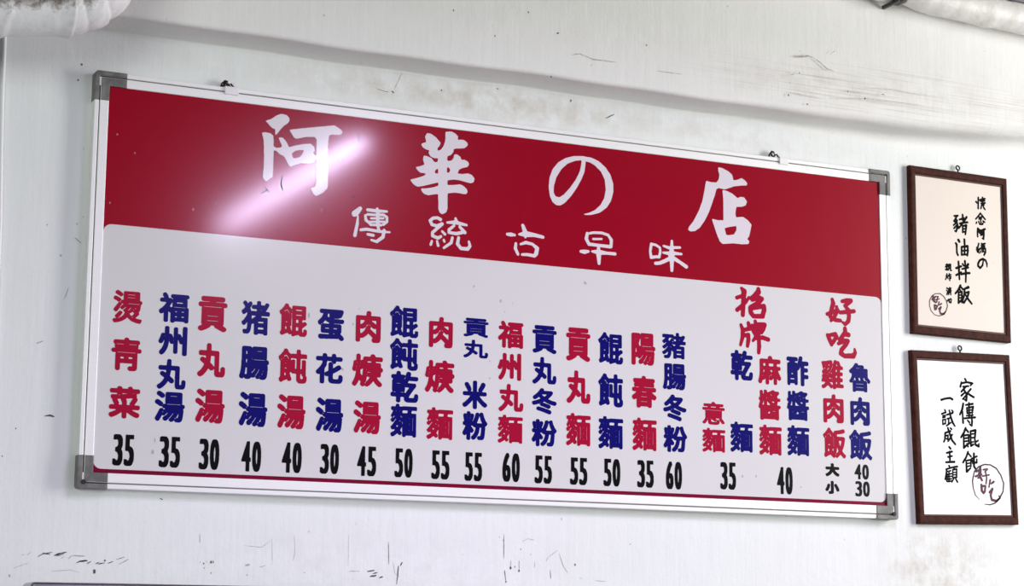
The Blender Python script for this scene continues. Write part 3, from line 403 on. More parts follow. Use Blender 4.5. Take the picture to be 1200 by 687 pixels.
F2S = [[[[151.3,31.8,0.44],[140.6,41.9,0.88],[135.3,58.6,1.17],[134.8,74.2,1.47],[141.2,94,1.47],[153.4,104.9,1.47],[170.3,110.7,1.48],[186.8,110,1.48],[202.7,102.7,1.48],[214.8,87.3,1.48],[221.7,69.1,1.48],[218.6,50.7,1.48],[207.4,34.7,1.77],[193.4,23.9,1.47],[180,20.4,1.17],[165.3,21.8,0.59]]],[[[158.3,103.7,2.95],[153.8,87.9,2.94],[161.1,75.1,2.65]],[[146.1,94.2,2.35],[156.2,98.4,2.36]],[[143.7,83.6,2.35],[160.4,88.1,2.36]],[[159.5,98.5,2.36],[156.6,81.4,2.35],[150,79.9,1.76]],[[166.1,98.8,1.77],[177.8,100.5,2.07],[170.7,93.7,1.77]],[[172.3,93.7,1.77],[174.7,80.7,1.77],[172,67.6,1.77]],[[163.4,84.3,1.77],[181.8,87.5,1.77]]],[[[158.7,64.5,2.94],[159.3,51.5,2.93],[163.9,46.5,2.64]],[[161.8,62,2.35],[170,62.3,2.35],[167.4,49.2,2.35]],[[184.2,75.8,2.36],[179.7,60,1.77]],[[193.8,72.2,2.66],[186.9,68,2.06]],[[180.4,48.3,2.35],[189.3,56.4,2.65],[183.2,41.8,2.65],[185.7,31.5,2.65],[198.8,29.2,2.94],[209.2,36,1.77],[206.3,41.2,1.18]]]]
COLS = [["red",[["燙",51.6,306.9,54.3,60.8],["靑",52.8,219.3,56.3,61.6],["菜",53.2,130.3,57.4,59.2]]],["blue",[["福",139.1,312,57.2,56.1],["州",139.1,250.3,54.5,54.8],["丸",138.9,187.4,54.3,56.6],["湯",137.9,127.2,56.8,57.1]]],["red",[["貢",213.7,306.2,56,66.5],["丸",214.2,218.8,53.6,63.9],["湯",214.3,132.4,56.8,63.7]]],["blue",[["猪",297.7,305.3,55.8,65.3],["腸",297.6,219.1,57.8,62.8],["湯",298,130.8,56.3,64.6]]],["red",[["餛",372.7,306.3,56,62.9],["飩",374.1,218.1,56.9,65.8],["湯",373.8,130.5,56.4,65]]],["blue",[["蛋",449.2,303,53.7,60.5],["花",448,217.8,55.2,58.8],["湯",450.5,128.5,55.7,65.3]]],["red",[["肉",526.1,304.9,52.1,61.9],["焿",526.4,219.6,63.7,64],["湯",527.5,128.2,56.4,63.7]]],["blue",[["餛",601,320.3,60.1,62.1],["飩",601.8,255.7,59,62.6],["乾",604,191.7,58.5,61.9],["麵",603.7,126.1,55.2,64.4]]],["red",[["肉",679.5,304.9,51.2,61.6],["焿",678.4,217.1,63,64.4],["麵",680.1,124.1,56.1,62.9]]],["blue",[["貢",755.5,319.6,54.5,37.8],["丸",755.5,276.8,53.5,36.6],["米",754.6,185.1,53.5,56.9],["粉",755.4,123.5,53.9,57.2]]],["red",[["福",832,310.8,55.9,55.1],["州",829.7,246.3,52,55],["丸",833.6,183.6,54.7,55.8],["麵",832.8,121,54.9,56.3]]],["blue",[["貢",907.7,306.8,54.6,56.9],["丸",907.7,243.1,53.8,55.4],["冬",907.9,181.2,55.2,52.4],["粉",907.9,117.1,55.7,55]]],["red",[["貢",984.3,301.8,55.5,69],["丸",985,214.6,54.3,67.8],["麵",985.1,127.9,55.9,66.4]]],["blue",[["餛",1059,299,57.6,65.4],["飩",1058.9,212.2,57.4,68.6],["麵",1059.5,125.4,57,66.5]]],["red",[["陽",1136,302.4,56.6,67.9],["春",1137.3,213.6,57.8,66.8],["麵",1138.2,126,57,67.6]]],["blue",[["豬",1208.8,314.9,56.6,55.1],["腸",1209.6,249.6,55.7,54.8],["冬",1209.9,184.6,55.1,55],["粉",1210.8,120,56.4,55.9]]],["red",[["意",1303.4,178.2,54.2,48.2],["麵",1303.5,121.9,55.6,50.5]]],["blue",[["乾",1373.5,284.1,55.1,65.1],["麵",1371.7,131.8,55.6,64.1]]],["red",[["麻",1443.1,278.2,57.7,62.4],["醬",1442.1,203.5,55,64.8],["麵",1443.2,128.9,56.3,64.3]]],["blue",[["酢",1514.2,281.1,55.9,65.1],["醬",1513.6,205.8,55.7,64.3],["麵",1513.3,131,55.8,64.8]]],["red",[["雞",1603.8,279.3,57,64],["肉",1604.6,204.8,52.7,62.4],["飯",1605.3,130.7,58,65]]],["blue",[["魯",1674.9,276.5,55.3,63.9],["肉",1673.7,202.8,50.9,62.1],["飯",1673.2,129.7,59.4,65]]],["black",[["大",1598.7,72.4,35.3,28.6],["小",1597.7,34.6,35.9,28.4]]]]
PRICES = [["35",54.6,43.1,39.5,57.2],["35",140.7,43.5,39.6,57],["30",215.9,42.7,39,56.9],["40",297.5,42.4,38.5,56.6],["40",377.1,43.7,39.6,57.4],["30",452.6,44.5,38.3,56.6],["45",528.4,43.7,39,57.1],["50",604.9,43.7,37.8,56.1],["55",682.4,43.2,38.5,56.1],["55",753,42.7,37.7,56.2],["60",835.2,44.7,38.4,57],["55",906.2,43.6,38.7,55.9],["55",985.8,43.5,39.2,55],["50",1061.9,44,38.9,55.9],["35",1139.6,44.5,38.7,55.9],["60",1206.9,44.1,38.5,57],["35",1337.1,48.5,38.2,56.9],["40",1477.5,44.3,39.2,57.5],["40",1674.6,71,37.3,32.5],["30",1675.8,34.2,37.7,32.8]]
MARKS = [["dark","w",1.32,[[-86.9,1847.9],[-76.1,1854.2],[-64.8,1852.5]]],["dark","w",1.1,[[-80,1852.1],[-61,1856.6]]],["dark","w",1.76,[[-57.6,1850.6],[-44.6,1855]]],["dark","w",1.54,[[-54.7,1852.7],[-35.5,1857.2]]],["dark","w",1.1,[[-52.5,1849.7],[-40.5,1854.1]]],["dark","w",1.76,[[-17.6,1837.8],[-11.2,1841.6],[3.2,1842.9]]],["dark","w",1.54,[[-13.2,1840.5],[2.1,1844.3]]],["dark","w",1.54,[[2.4,1837.8],[9.4,1842]]],["dark","w",1.1,[[17.9,1837.2],[24,1840.3]]],["dark","w",1.32,[[22,1837.2],[34.4,1839.6]]],["dark","w",1.32,[[39.6,1839.1],[49.9,1842.6]]],["dark","w",0.88,[[54.9,1846.1],[70.4,1851.2]]],["dark","w",3.96,[[34.4,1844],[34.8,1844.1]]],["dark","w",3.3,[[15.5,1825.9],[16.5,1822.3]]],["faint","w",0.88,[[-105.2,1850.5],[-99.4,1855.7]]],["faint","w",0.88,[[-44.2,1845.9],[-40.2,1849]]],["faint","w",0.88,[[-31.9,1845.2],[-24,1852.4]]],["faint","w",1.32,[[-24,1851.4],[-1.3,1851]]],["faint","w",1.1,[[59.5,1837],[77.9,1847.7]]],["faint","w",1.98,[[-134.5,1815.8],[-134.7,1810.8]]],["faint","w",0.88,[[-115.2,1850.3],[-110.2,1851.4]]],["faint","w",0.66,[[-128.1,1826.9],[-102.5,1836.5]]],["faint","w",0.66,[[-63.4,1822.3],[-26.9,1826],[-10.3,1821.3]]],["dark","w",0.72,[[209.6,1895.9],[210.2,1880.6]]],["dark","w",0.89,[[584.9,1892.4],[586.9,1848.2]]],["dark","w",1.79,[[606.9,1846.9],[605.3,1829.2],[603.7,1811.5]]],["dark","w",1.43,[[614.5,1854.1],[610.8,1847]]],["dark","w",1.43,[[212.1,1845.1],[212.8,1845.1]]],["dark","w",1.79,[[218.2,1843.9],[219,1841.2]]],["dark","w",1.43,[[224.1,1846],[224.8,1846]]],["dark","w",2.15,[[232.5,1848.2],[232.7,1842.8]]],["dark","w",1.79,[[236.7,1848.3],[236.9,1843.6]]],["dark","w",1.79,[[220.3,1834.4],[221,1834.4]]],["dark","w",2.15,[[232.9,1825.9],[234,1825.2]]],["dark","w",1.79,[[302.4,1823.2],[303.2,1823.2]]],["dark","w",1.43,[[415.7,1829.6],[416.4,1829.6]]],["dark","w",1.79,[[542.3,1834.2],[557.4,1837.4]]],["dark","w",1.79,[[553.7,1830.6],[563.2,1833.3]]],["dark","w",2.15,[[548.1,1825.2],[561.4,1827.6]]],["dark","w",1.79,[[567.2,1823.1],[574.8,1825.7]]],["faint","w",0.54,[[349.5,1893],[352,1843.1]]],["faint","w",0.54,[[502.9,1904.2],[503.5,1844.6]]],["faint","w",0.72,[[393.1,1901.1],[395.8,1870],[392.7,1850.9]]],["faint","w",2.15,[[298.7,1840.9],[307.6,1842.8]]],["faint","w",1.43,[[327.6,1838.1],[338.3,1841.7]]],["faint","w",1.07,[[504.5,1834.2],[527.1,1835.3]]],["faint","w",0.72,[[595.2,1853.7],[599.5,1832.6],[611.2,1825]]],["faint","w",0.72,[[349.6,1889.5],[330,1875.2],[293.9,1877.7]]],["dark","w",0.82,[[830.5,1914.6],[831.1,1885.2],[831,1865.7]]],["dark","w",1.1,[[832.8,1843.4],[836.1,1821.2]]],["dark","w",1.65,[[821,1907.9],[821.6,1907.9]]],["dark","w",2.2,[[830,1902],[830,1901.7]]],["dark","w",3.3,[[835.8,1820.6],[836.4,1820.6]]],["dark","w",2.2,[[868,1885.3],[868.6,1885.3]]],["dark","w",1.65,[[890,1875.5],[890.7,1875.5]]],["dark","w",2.75,[[846.1,1850.7],[846.1,1845.1]]],["dark","w",2.2,[[854.8,1850.9],[856.1,1850]]],["dark","w",1.93,[[864.2,1844.1],[864.3,1841.8]]],["dark","w",1.93,[[989.4,1858],[989.4,1856.3]]],["dark","w",1.93,[[1115.8,1901.7],[1116.5,1901.7]]],["dark","w",0.82,[[933.5,1845.5],[934.9,1828.6]]],["faint","w",1.1,[[846.6,1863.2],[845.5,1846.5]]],["faint","w",1.1,[[864.7,1863.7],[864.9,1842.7]]],["faint","w",1.1,[[923.9,1862.2],[929.3,1870.8]]],["faint","w",1.1,[[929.3,1870.8],[949.9,1885.4]]],["faint","w",0.82,[[870.7,1900.3],[883.2,1906.3],[899,1903.9]]],["faint","w",0.82,[[953.1,1879.8],[962.8,1854.6],[975.6,1837.9]]],["faint","w",0.82,[[899.3,1861.6],[899.3,1850.4]]],["faint","w",0.82,[[1033.6,1826.3],[1059.6,1825.3]]],["faint","w",1.1,[[999.7,1831.3],[1006.2,1830]]],["faint","w",1.1,[[958.6,1951],[958.6,1945.3]]],["dark","w",0.77,[[539.9,2790.9],[551.7,2788.3],[560.2,2786.3],[567.7,2787.2]]],["dark","w",1.92,[[574.1,2789.7],[579.5,2786.3]]],["faint","w",0.77,[[596.3,2830.1],[589.7,2814.8],[579.4,2792.8]]],["faint","w",1.66,[[-46.6,2432.1],[-34,2422.6]]],["faint","w",1.38,[[-53.9,2338.1],[-58.4,2321.8],[-62.3,2315.1]]],["faint","w",2.76,[[-98.4,2451.3],[-97.9,2450.8]]],["faint","w",3.87,[[-71.3,2396.7],[-70.2,2396.3]]],["faint","w",1.66,[[-107.1,2231.3],[-96,2235.7]]],["dark","w",2.21,[[-86.9,2099.8],[-76.7,2101.4],[-68.9,2099.2]]],["dark","w",2.21,[[-137.3,2075],[-136.3,2075]]],["dark","w",2.21,[[-158.5,2024.3],[-157.5,2024.4]]],["dark","w",1.1,[[131.9,1959.7],[137.4,1957.2]]],["dark","w",2.76,[[681.8,2804.8],[683.7,2804.4]]],["dark","w",3.87,[[975.5,2819.7],[978.1,2819.5]]],["dark","w",1.66,[[1059.2,2791],[1079.7,2802.8]]],["dark","w",1.66,[[806.8,2824.2],[810.1,2823.4]]],["dark","w",4.33,[[-49,2762.2],[-48.7,2762]]],["dark","w",3.84,[[-54.3,2731.3],[-53.6,2731.1]]],["brown","b",1.98,[[1471.1,2957],[1488.7,2958.6],[1506.4,2963],[1521.1,2961.1]]],["brown","b",1.54,[[1521.1,2961.1],[1538.6,2951.9],[1556.1,2940.1],[1573.9,2937.3]]],["brown","b",0.66,[[1593.8,2895.3],[1641.8,2897]]],["brown","b",0.66,[[1560.6,2875.2],[1656.6,2885.4],[1809.9,2889.3]]],["brown","b",0.66,[[1648.2,2909.4],[1727.4,2915.6],[1804.4,2911.4]]],["brown","b",0.88,[[1564.4,2974.7],[1578,2984.3]]],["brown","b",1.32,[[1461.6,2914.2],[1470.4,2917.3]]],["brown","b",0.66,[[1455,2874.7],[1492.8,2873.1],[1545.7,2870.8]]],["dark","b",2.64,[[1483,2921.5],[1484.2,2921.7]]],["dark","b",3.52,[[1453.7,2868.2],[1455.5,2868.2]]],["dark","b",2.64,[[1608.1,2896.1],[1609.6,2896]]],["dark","b",2.2,[[1652.9,2884.9],[1655,2885.2]]],["dark","b",1.76,[[1699.5,2900.9],[1705.6,2900.8]]],["dark","b",1.76,[[1500.6,2854.3],[1504.7,2853.8]]],["dark","b",1.54,[[1485.7,2971],[1486.3,2971]]],["dark","b",2.76,[[665.7,2944],[667,2943.6]]],["dark","b",2.76,[[831.5,2963.8],[832.8,2964]]],["dark","b",2.76,[[1105.2,2932],[1106.6,2932.2]]],["dark","b",2.21,[[757.2,2903.5],[758.5,2903.6]]],["dark","b",2.21,[[897.2,2927.8],[901.1,2930.1]]],["dark","b",2.21,[[882,2835.3],[885.9,2835.2]]],["brown","b",1.38,[[928.7,2886.7],[948.4,2892.3],[981.5,2884.6],[1034.8,2885.6]]],["brown","b",1.1,[[1129.5,2879.7],[1191.4,2880.3]]]]
BMARKS = [[1,2.91,[[302.5,547.2],[315.1,556.0]]],[1,2.33,[[307.9,561.0],[317.0,550.4]]],[1,3.49,[[342.5,585.9],[340.6,570.1],[344.5,556.1]]],[1,2.33,[[496.4,686.6],[498.0,669.0]]],[1,4.07,[[211.5,518.6],[212.7,518.7]]],[1,4.07,[[333.3,477.7],[334.5,477.2]]],[1,2.91,[[489.5,559.5],[490.7,559.6]]],[1,2.91,[[460.5,629.5],[461.7,629.7]]],[1,3.49,[[504.6,707.7],[505.8,707.8]]],[2,5.23,[[168.3,503.0],[169.4,502.0]]],[2,3.49,[[18.2,630.8],[19.3,629.8]]],[2,3.49,[[52.7,598.4],[53.8,598.5]]],[2,3.49,[[10.0,499.4],[11.2,498.4]]],[2,6.98,[[423.2,526.6],[425.6,525.7]]],[3,3.41,[[109.0,44.1],[109.1,40.9]]],[3,2.56,[[111.5,67.8],[112.7,60.0]]],[3,2.56,[[404.2,323.0],[403.8,313.2]]],[3,2.85,[[493.9,308.8],[495.1,307.0]]],[3,2.56,[[474.5,221.2],[475.5,215.7]]],[3,2.28,[[505.6,339.1],[506.8,338.1]]],[3,2.85,[[785.8,255.6],[786.4,254.2]]],[3,3.41,[[786.2,220.4],[787.1,219.9]]],[3,2.28,[[817.9,357.0],[818.5,355.9]]],[3,2.28,[[835.2,375.8],[836.1,375.3]]],[3,3.96,[[1371.7,50.0],[1373.2,48.0]]],[3,3.96,[[1404.7,51.4],[1406.9,49.9]]],[3,3.47,[[1516.8,32.7],[1518.0,31.7]]],[3,3.41,[[748.5,403.4],[751.0,402.4]]],[3,2.85,[[807.9,378.6],[810.5,377.6]]],[3,3.41,[[997.6,432.8],[1002.9,428.5]]]]

# ------------------------------------------------------------------ the setting
def struct(name, bm, mats): return tag(obj(name, bm, mats), kind='structure')

def ribbon(bm, pts, wd, y, mi):
    """a tapering mark lying on the wall"""
    P = [Vector((p[0]/1000, 0, p[1]/1000)) for p in pts]; wd = wd/1000*(1.0 if len(pts) == 2 and math.dist(pts[0], pts[1]) < wd*0.8 else 1.8)
    if len(P) == 2 and (P[1]-P[0]).length < wd*0.8:
        c = (P[0]+P[1])/2; L = (P[1]-P[0]).length
        k = 9; ph = random.random()
        f = bm.faces.new([bm.verts.new((c.x+math.cos(2*math.pi*i/k)*wd*0.5*random.uniform(.7, 1.1), y, c.z+math.sin(2*math.pi*i/k)*(wd*0.5+L*0.5)*random.uniform(.7, 1.1))) for i in range(k)][::1])
        f.material_index = mi; return
    # resample with a little hand shake
    Q = []
    for a, b in zip(P[:-1], P[1:]):
        n = max(2, int((b-a).length/0.004))
        for i in range(n): Q.append(a+(b-a)*(i/n))
    Q.append(P[-1]); m = len(Q); up = []; dn = []
    for i, q in enumerate(Q):
        t = (Q[min(i+1, m-1)]-Q[max(i-1, 0)]); t.normalize(); nn = Vector((-t.z, 0, t.x))
        k = math.sin(math.pi*min(max((i+0.4)/(m-0.2), 0.02), 0.98))**0.5*random.uniform(0.45, 1.0)*wd*0.5
        j = nn*random.uniform(-0.25, 0.25)*wd*0.5
        up.append(bm.verts.new((q.x+nn.x*k+j.x, y, q.z+nn.z*k+j.z))); dn.append(bm.verts.new((q.x-nn.x*k+j.x, y, q.z-nn.z*k+j.z)))
    for i in range(m-1):
        f = bm.faces.new((up[i], dn[i], dn[i+1], up[i+1])); f.material_index = mi
MI = {'dark': 1, 'faint': 2, 'brown': 3}

XL, XR, CEIL = -1.6, 3.6, 3.45
bm = bmesh.new()
box(bm, XL, XR, 0.0, 0.12, 0.0, CEIL)
for kind, plane, wd, pts in MARKS:
    if plane == 'w': ribbon(bm, pts, wd, -0.0004, MI[kind])
struct('wall_back', bm, [WALL, MARK_DARK, MARK_FAINT, MARK_BROWN])

bm = bmesh.new()
# the beam above the board: its lower edge dips a little, its arrises are worn round
def lower(x):
    base = 2.8345 + 0.0012*math.sin(x*9) + 0.0009*math.sin(x*23+1)
    if x > 1.55: base += 0.030*min(1.0, (x-1.55)/0.62)**1.6
    return base
def depth(x): return 0.094 - (0.014*min(1.0, max(0.0, (x-1.2)/0.9)))
xs = [XL+0.02*i for i in range(int((XR-XL)/0.02)+1)]
prev = None
for x in xs:
    z = lower(x); d = depth(x)
    r = 0.010 + 0.030*min(1.0, max(0.0, (x-1.2)/0.9))**1.3               # the arris is worn rounder to the right
    f = 0.004 + 0.030*min(1.0, max(0.0, (x-1.35)/0.7))                    # and the inner corner fills out
    prof = [(-f+f*math.cos(math.pi/12*q), z-f+f*math.sin(math.pi/12*q)) for q in range(7)] + [(-d+r-r*math.sin(math.pi/14*q), z+0.001+r*(1-math.cos(math.pi/14*q))) for q in range(8)]
    prof += [(-d, z+0.10), (-0.090, CEIL), (0.0, CEIL)]
    ring = [bm.verts.new((x, y, zz)) for y, zz in prof]
    if prev:
        for k in range(len(prof)-1):
            f = bm.faces.new((prev[k], ring[k], ring[k+1], prev[k+1])); f.smooth = k < 15
    else: bm.faces.new(ring)
    prev = ring
bm.faces.new(prev[::-1])
bmesh.ops.recalc_face_normals(bm, faces=bm.faces[:])
for kind, plane, wd, pts in MARKS:
    if plane == 'b': ribbon(bm, pts, wd, -0.0945, MI[kind])
struct('ceiling_beam', bm, [BEAM, MARK_DARK, MARK_FAINT, MARK_BROWN])
bm = bmesh.new(); box(bm, XL, XR, -5.0, 0.12, -0.1, 0.0); struct('floor', bm, FLOORM)
bm = bmesh.new(); box(bm, XL, XR, -5.0, 0.12, CEIL, CEIL+0.1); struct('ceiling', bm, CEILM)

# ------------------------------------------------------------------ the menu board
BW, BH = 1.737108, 0.72
board = thing('menu_board', (0, 0, 2.0), 'wide red and pale grey printed menu board in an aluminium frame, hung below the beam', 'menu board')
Y = 0.022                                                    # face of the printed panel, in front of the wall
bm = bmesh.new(); box(bm, -0.004, BW+0.004, -Y, -0.003, -0.004, BH+0.004)
for mi, wd, pts in BMARKS: ribbon(bm, pts, wd*(0.5 if mi == 1 else 1.0), -Y-0.0004, mi)
panel = obj('printed_panel', bm, [F_RED, MARK_DARK, MARK_PALE, MARK_FAINT], board)
def rrect(x0, x1, z0, z1, rt, rb, n=8):
    P = []
    for cx, cz, r, a0 in ((x1-rt, z1-rt, rt, 0), (x0+rt, z1-rt, rt, 90), (x0+rb, z0+rb, rb, 180), (x1-rb, z0+rb, rb, 270)):
        for i in range(n+1):
            a = math.radians(a0+90*i/n); P.append((cx+math.cos(a)*r, cz+math.sin(a)*r))
    return P
bm = bmesh.new(); prism_xz(bm, [(0, 0), (BW, 0), (BW, 0.03), (0, 0.03)], -Y+0.0006, -Y-0.0001); obj('border_strip', bm, F_MAROON, panel)['label'] = 'maroon strip along the lower edge'
bm = bmesh.new(); prism_xz(bm, rrect(0.0, BW, 0.0075, 0.4592, 0.016, 0.015), -Y+0.0006, -Y-0.0002); obj('list_field', bm, F_WHITE, panel)['label'] = 'pale grey field with rounded corners'
LF = Y+0.0006; LT = 0.0008                                   # lettering stands half a millimetre proud
for (outs, holes) in TITLE:
    o = obj('title_character', fill_loops(poly_loops(outs, holes), LF, LT), F_LETTER_WHITE, panel); o['label'] = 'large white brush character of the shop name'
for st in SUB:
    o = obj('subtitle_character', fill_loops(stroke_loops(st, 0.6, 1.2, 0.3), LF, LT), F_LETTER_WHITE, panel); o['label'] = 'small white clerical script character'
for chs in HEAD:
    L = [l for ch in chs for l in stroke_loops(ch, 0.5, 1.0, 1.5)]
    o = obj('heading', fill_loops(L, LF, LT), F_LETTER_RED, panel); o['label'] = 'red brush heading of two characters'
def digits(it):
    t, cx, cz, wd, h = it
    return [[t[0], cx-0.265*wd, cz, 0.47*wd, h], [t[1], cx+0.265*wd, cz, 0.47*wd, h]]
LM = {'red': F_LETTER_RED, 'blue': F_LETTER_BLUE, 'black': F_LETTER_BLACK}
RUNS = []
for col, items in COLS:                                       # a wide gap starts a new block of lettering
    run = [items[0]]
    for a, b in zip(items[:-1], items[1:]):
        if (a[2]-a[4]/2)-(b[2]+b[4]/2) > 0.7*min(a[4], b[4]) and col != 'black': RUNS.append((col, run)); run = []
        run.append(b)
    RUNS.append((col, run))
for col, items in RUNS:
    L = text_loops(items, 'fat' if col == 'black' else 'round')
    o = obj('portion_size' if col == 'black' else 'dish_name', fill_loops(L, LF, LT), LM[col], panel)
    o['label'] = {'red': 'red column of rounded characters', 'blue': 'navy blue column of rounded characters', 'black': 'small black size words'}[col]
for it in PRICES:
    o = obj('price', fill_loops(text_loops(digits(it), 'digit'), LF, LT), F_LETTER_BLACK, panel); o['label'] = 'black condensed price'

# frame: each rail is a stepped extrusion (wide inner band, dark groove, narrow outer band)
FX0, FX1, FZ0, FZ1 = -0.0265, BW+0.0275, -0.0280, BH+0.0270
def rail(along, a0, a1, inner, outer):
    """inner / outer: the coordinate of the two long edges"""
    s = 1 if outer > inner else -1; wd = abs(outer-inner)
    segs = [(0.0, 0.62*wd, 0.0245, 0), (0.62*wd, 0.70*wd, 0.0215, 1), (0.70*wd, 1.0*wd, 0.0240, 0)]
    bm = bmesh.new()
    for b0, b1, yf, mi in segs:
        p, q = sorted((inner+s*b0, inner+s*b1)); bv = 0.0011 if mi == 0 else 0
        if along == 'x': box(bm, a0, a1, -yf, -0.0005, p, q, bv, mi)
        else: box(bm, p, q, -yf, -0.0005, a0, a1, bv, mi)
    return obj('frame_rail', bm, [ALU, GROOVE], board)
rail('x', FX0+0.004, FX1-0.004, BH, FZ1); rail('x', FX0+0.004, FX1-0.004, 0.0, FZ0)
rail('z', 0.0, BH, 0.0, FX0); rail('z', 0.0, BH, BW, FX1)

def bracket(sx, sz, ax, az, screw, worn):
    """L-shaped corner cap; sx, sz = +-1 say which corner"""
    ix = BW if sx > 0 else 0.0; iz = BH if sz > 0 else 0.0
    ox = (FX1 if sx > 0 else FX0)+sx*0.0012; oz = (FZ1 if sz > 0 else FZ0)+sz*0.0012
    wx, wz = ox-ix, oz-iz
    def ell(t0, t1):
        """L outline between fractions t0..t1 of the rail width"""
        r = 0.006 if t1 > 0.99 else 0.001
        X0, Z0, X1, Z1 = ix+wx*t0, iz+wz*t0, ix+wx*t1, iz+wz*t1; ex = ox-sx*ax; ez = oz-sz*az
        P = [(ex, Z0), (X0, Z0), (X0, ez), (X1, ez)]
        for i in range(6):
            a = math.pi/2*i/5; P.append((X1-sx*r*(1-math.cos(a)), Z1-sz*r*(1-math.sin(a))))
        P.append((ex, Z1)); return P
    bm = bmesh.new()
    prism_xz(bm, ell(0.0, 0.56), -0.001, -0.0262, 0, 0.0010)
    prism_xz(bm, ell(0.56, 0.72), -0.001, -0.0236, 2)
    prism_xz(bm, ell(0.69, 1.0), -0.001, -0.0268, 0, 0.0014)
    o = obj('corner_bracket', bm, [PLASTIC, GROOVE, BLACKM], board); o['label'] = 'grey plastic corner cap'
    if screw:
        bm = bmesh.new(); c = (ix+wx*0.60, -0.0270, iz+wz*0.60)
        tube_mesh(bm, [(c[0], -0.024, c[2]), (c[0], -0.0285, c[2])], [0.0048, 0.0040], 14)
        k = obj('screw', bm, BLACKM, o); k['label'] = 'black recessed screw'
bracket(-1, 1, 0.060, 0.056, False, 1); bracket(-1, -1, 0.055, 0.060, True, 1)
bracket(1, 1, 0.055, 0.056, False, 0); bracket(1, -1, 0.056, 0.056, True, 0)

def torus_path(c, r, axis_tilt=0.0, n=24, a0=0.0, a1=2*math.pi, sx=1.0):
    return [(c[0]+sx*r*math.cos(a0+(a1-a0)*i/n), c[1]+math.sin(axis_tilt)*r*math.sin(a0+(a1-a0)*i/n), c[2]+r*math.sin(a0+(a1-a0)*i/n)) for i in range(n+1)]
def hanger(x0, x1, lx, white):
    """clip hooked over the top rail with a wire loop above it"""
    bm = bmesh.new(); zt = FZ1
    box(bm, x0, x1, -0.0275, -0.0238, zt-0.0145, zt+0.0010, 0.0009)
    box(bm, x0+0.001, x1-0.001, -0.0265, -0.001, zt+0.0002, zt+0.0018, 0.0004)
    cl = obj('hanging_clip', bm, CLIPM, board); cl['label'] = 'small pale metal clip over the top rail'
    bm = bmesh.new()
    tube_mesh(bm, [(lx-0.012, -0.012, zt+0.001), (lx-0.010, -0.012, zt+0.009), (lx-0.003, -0.010, zt+0.0165), (lx+0.006, -0.009, zt+0.0150), (lx+0.014, -0.010, zt+0.006), (lx+0.020, -0.012, zt+0.001)], 0.0016, 8)
    tube_mesh(bm, torus_path((lx, -0.0105, zt+0.0105), 0.0052, 0.2), 0.0018, 8, False)
    if white: tube_mesh(bm, [(lx-0.010, -0.012, zt+0.002), (lx-0.002, -0.011, zt+0.012), (lx+0.012, -0.012, zt+0.0015)], 0.0022, 8)
    wl = obj('wire_loop', bm, WIRE, cl); wl['label'] = 'dark twisted wire loop'
hanger(0.2215, 0.2490, 0.2290, True); hanger(1.4745, 1.4960, 1.4675, False)
def nail(x, z, label):
    bm = bmesh.new()
    tube_mesh(bm, [(0, 0.0, 0), (0, -0.016, 0.0005)], 0.0014, 10)
    tube_mesh(bm, [(0, -0.016, 0.0005), (0, -0.0172, 0.0005)], [0.0034, 0.0030], 12)
    o = obj('wall_nail', bm, CLIPM, None, (x, 0.0, z), False); tag(o, label, 'nail', 'nails holding the menu board')
nail(0.2330, 2.0+FZ1+0.0120, 'steel nail in the wall holding the left wire loop of the menu board')
nail(1.4705, 2.0+FZ1+0.0120, 'steel nail in the wall holding the right wire loop of the menu board')

# ------------------------------------------------------------------ the two framed calligraphy sheets
PW, PH = 0.2370, 0.3380
def framed(name, loc, ang, label, pap, data, seal):
    root = thing(name, loc, label, 'picture frame', 'framed calligraphy beside the board', ang)
    OX, OZ = 0.2738/2, 0.3852/2; IX, IZ = PW/2+0.0022, PH/2+0.0022
    prof = [(0.0, 0.0), (0.0, 0.0115), (0.08, 0.0138), (0.30, 0.0142), (0.72, 0.0136), (0.80, 0.0126), (0.83, 0.0112), (0.93, 0.0118), (1.0, 0.0108), (1.0, 0.0), ]
    bm = bmesh.new(); rings = []
    for t, y in prof:
        hx = OX+(IX-OX)*t; hz = OZ+(IZ-OZ)*t
        rings.append([bm.verts.new((sx*hx, -y, sz*hz)) for sx, sz in ((-1, -1), (1, -1), (1, 1), (-1, 1))])
    for i in range(len(prof)-1):
        for k in range(4):
            f = bm.faces.new((rings[i][k], rings[i][(k+1) % 4], rings[i+1][(k+1) % 4], rings[i+1][k])); f.material_index = 1 if i in (6, 7) else 0
    bm.normal_update(); bmesh.ops.recalc_face_normals(bm, faces=bm.faces[:])
    obj('wooden_moulding', bm, [WOOD, LIP], root)
    bm = bmesh.new(); box(bm, -IX, IX, -0.0095, -0.001, -IZ, IZ); sheet = obj('paper_sheet', bm, pap, root); sheet['label'] = 'sheet of paper with brush writing'
    off = np.array([PW/2, PH/2])
    for st in data:
        o = obj('brush_character', fill_loops([l-off for l in stroke_loops(st, 0.30, 0.9, 0.72)], 0.0098, 0.0003), INK, sheet); o['label'] = 'black brush character'
    bm_names = ['seal_ring', 'seal_character', 'seal_character']
    for st, nm in zip(seal, bm_names):
        o = obj(nm, fill_loops([l-off for l in stroke_loops(st, 0.30, 0.8, 0.22)], 0.0099, 0.0003), INK_RING if nm == 'seal_ring' else INK_RED, sheet)
        o['label'] = 'thin dark ring around two characters' if nm == 'seal_ring' else 'maroon brush character inside the ring'
    bm = bmesh.new(); c = (0.001, -0.008, OZ+0.0105)
    tube_mesh(bm, torus_path(c, 0.0052, 0.15, sx=0.92), 0.0017, 8, False)
    tube_mesh(bm, [(0.001, -0.008, OZ-0.004), (0.001, -0.008, OZ+0.0055)], 0.0017, 8)
    e = obj('screw_eye', bm, WIRE, root); e['label'] = 'black screw eye'
    return root
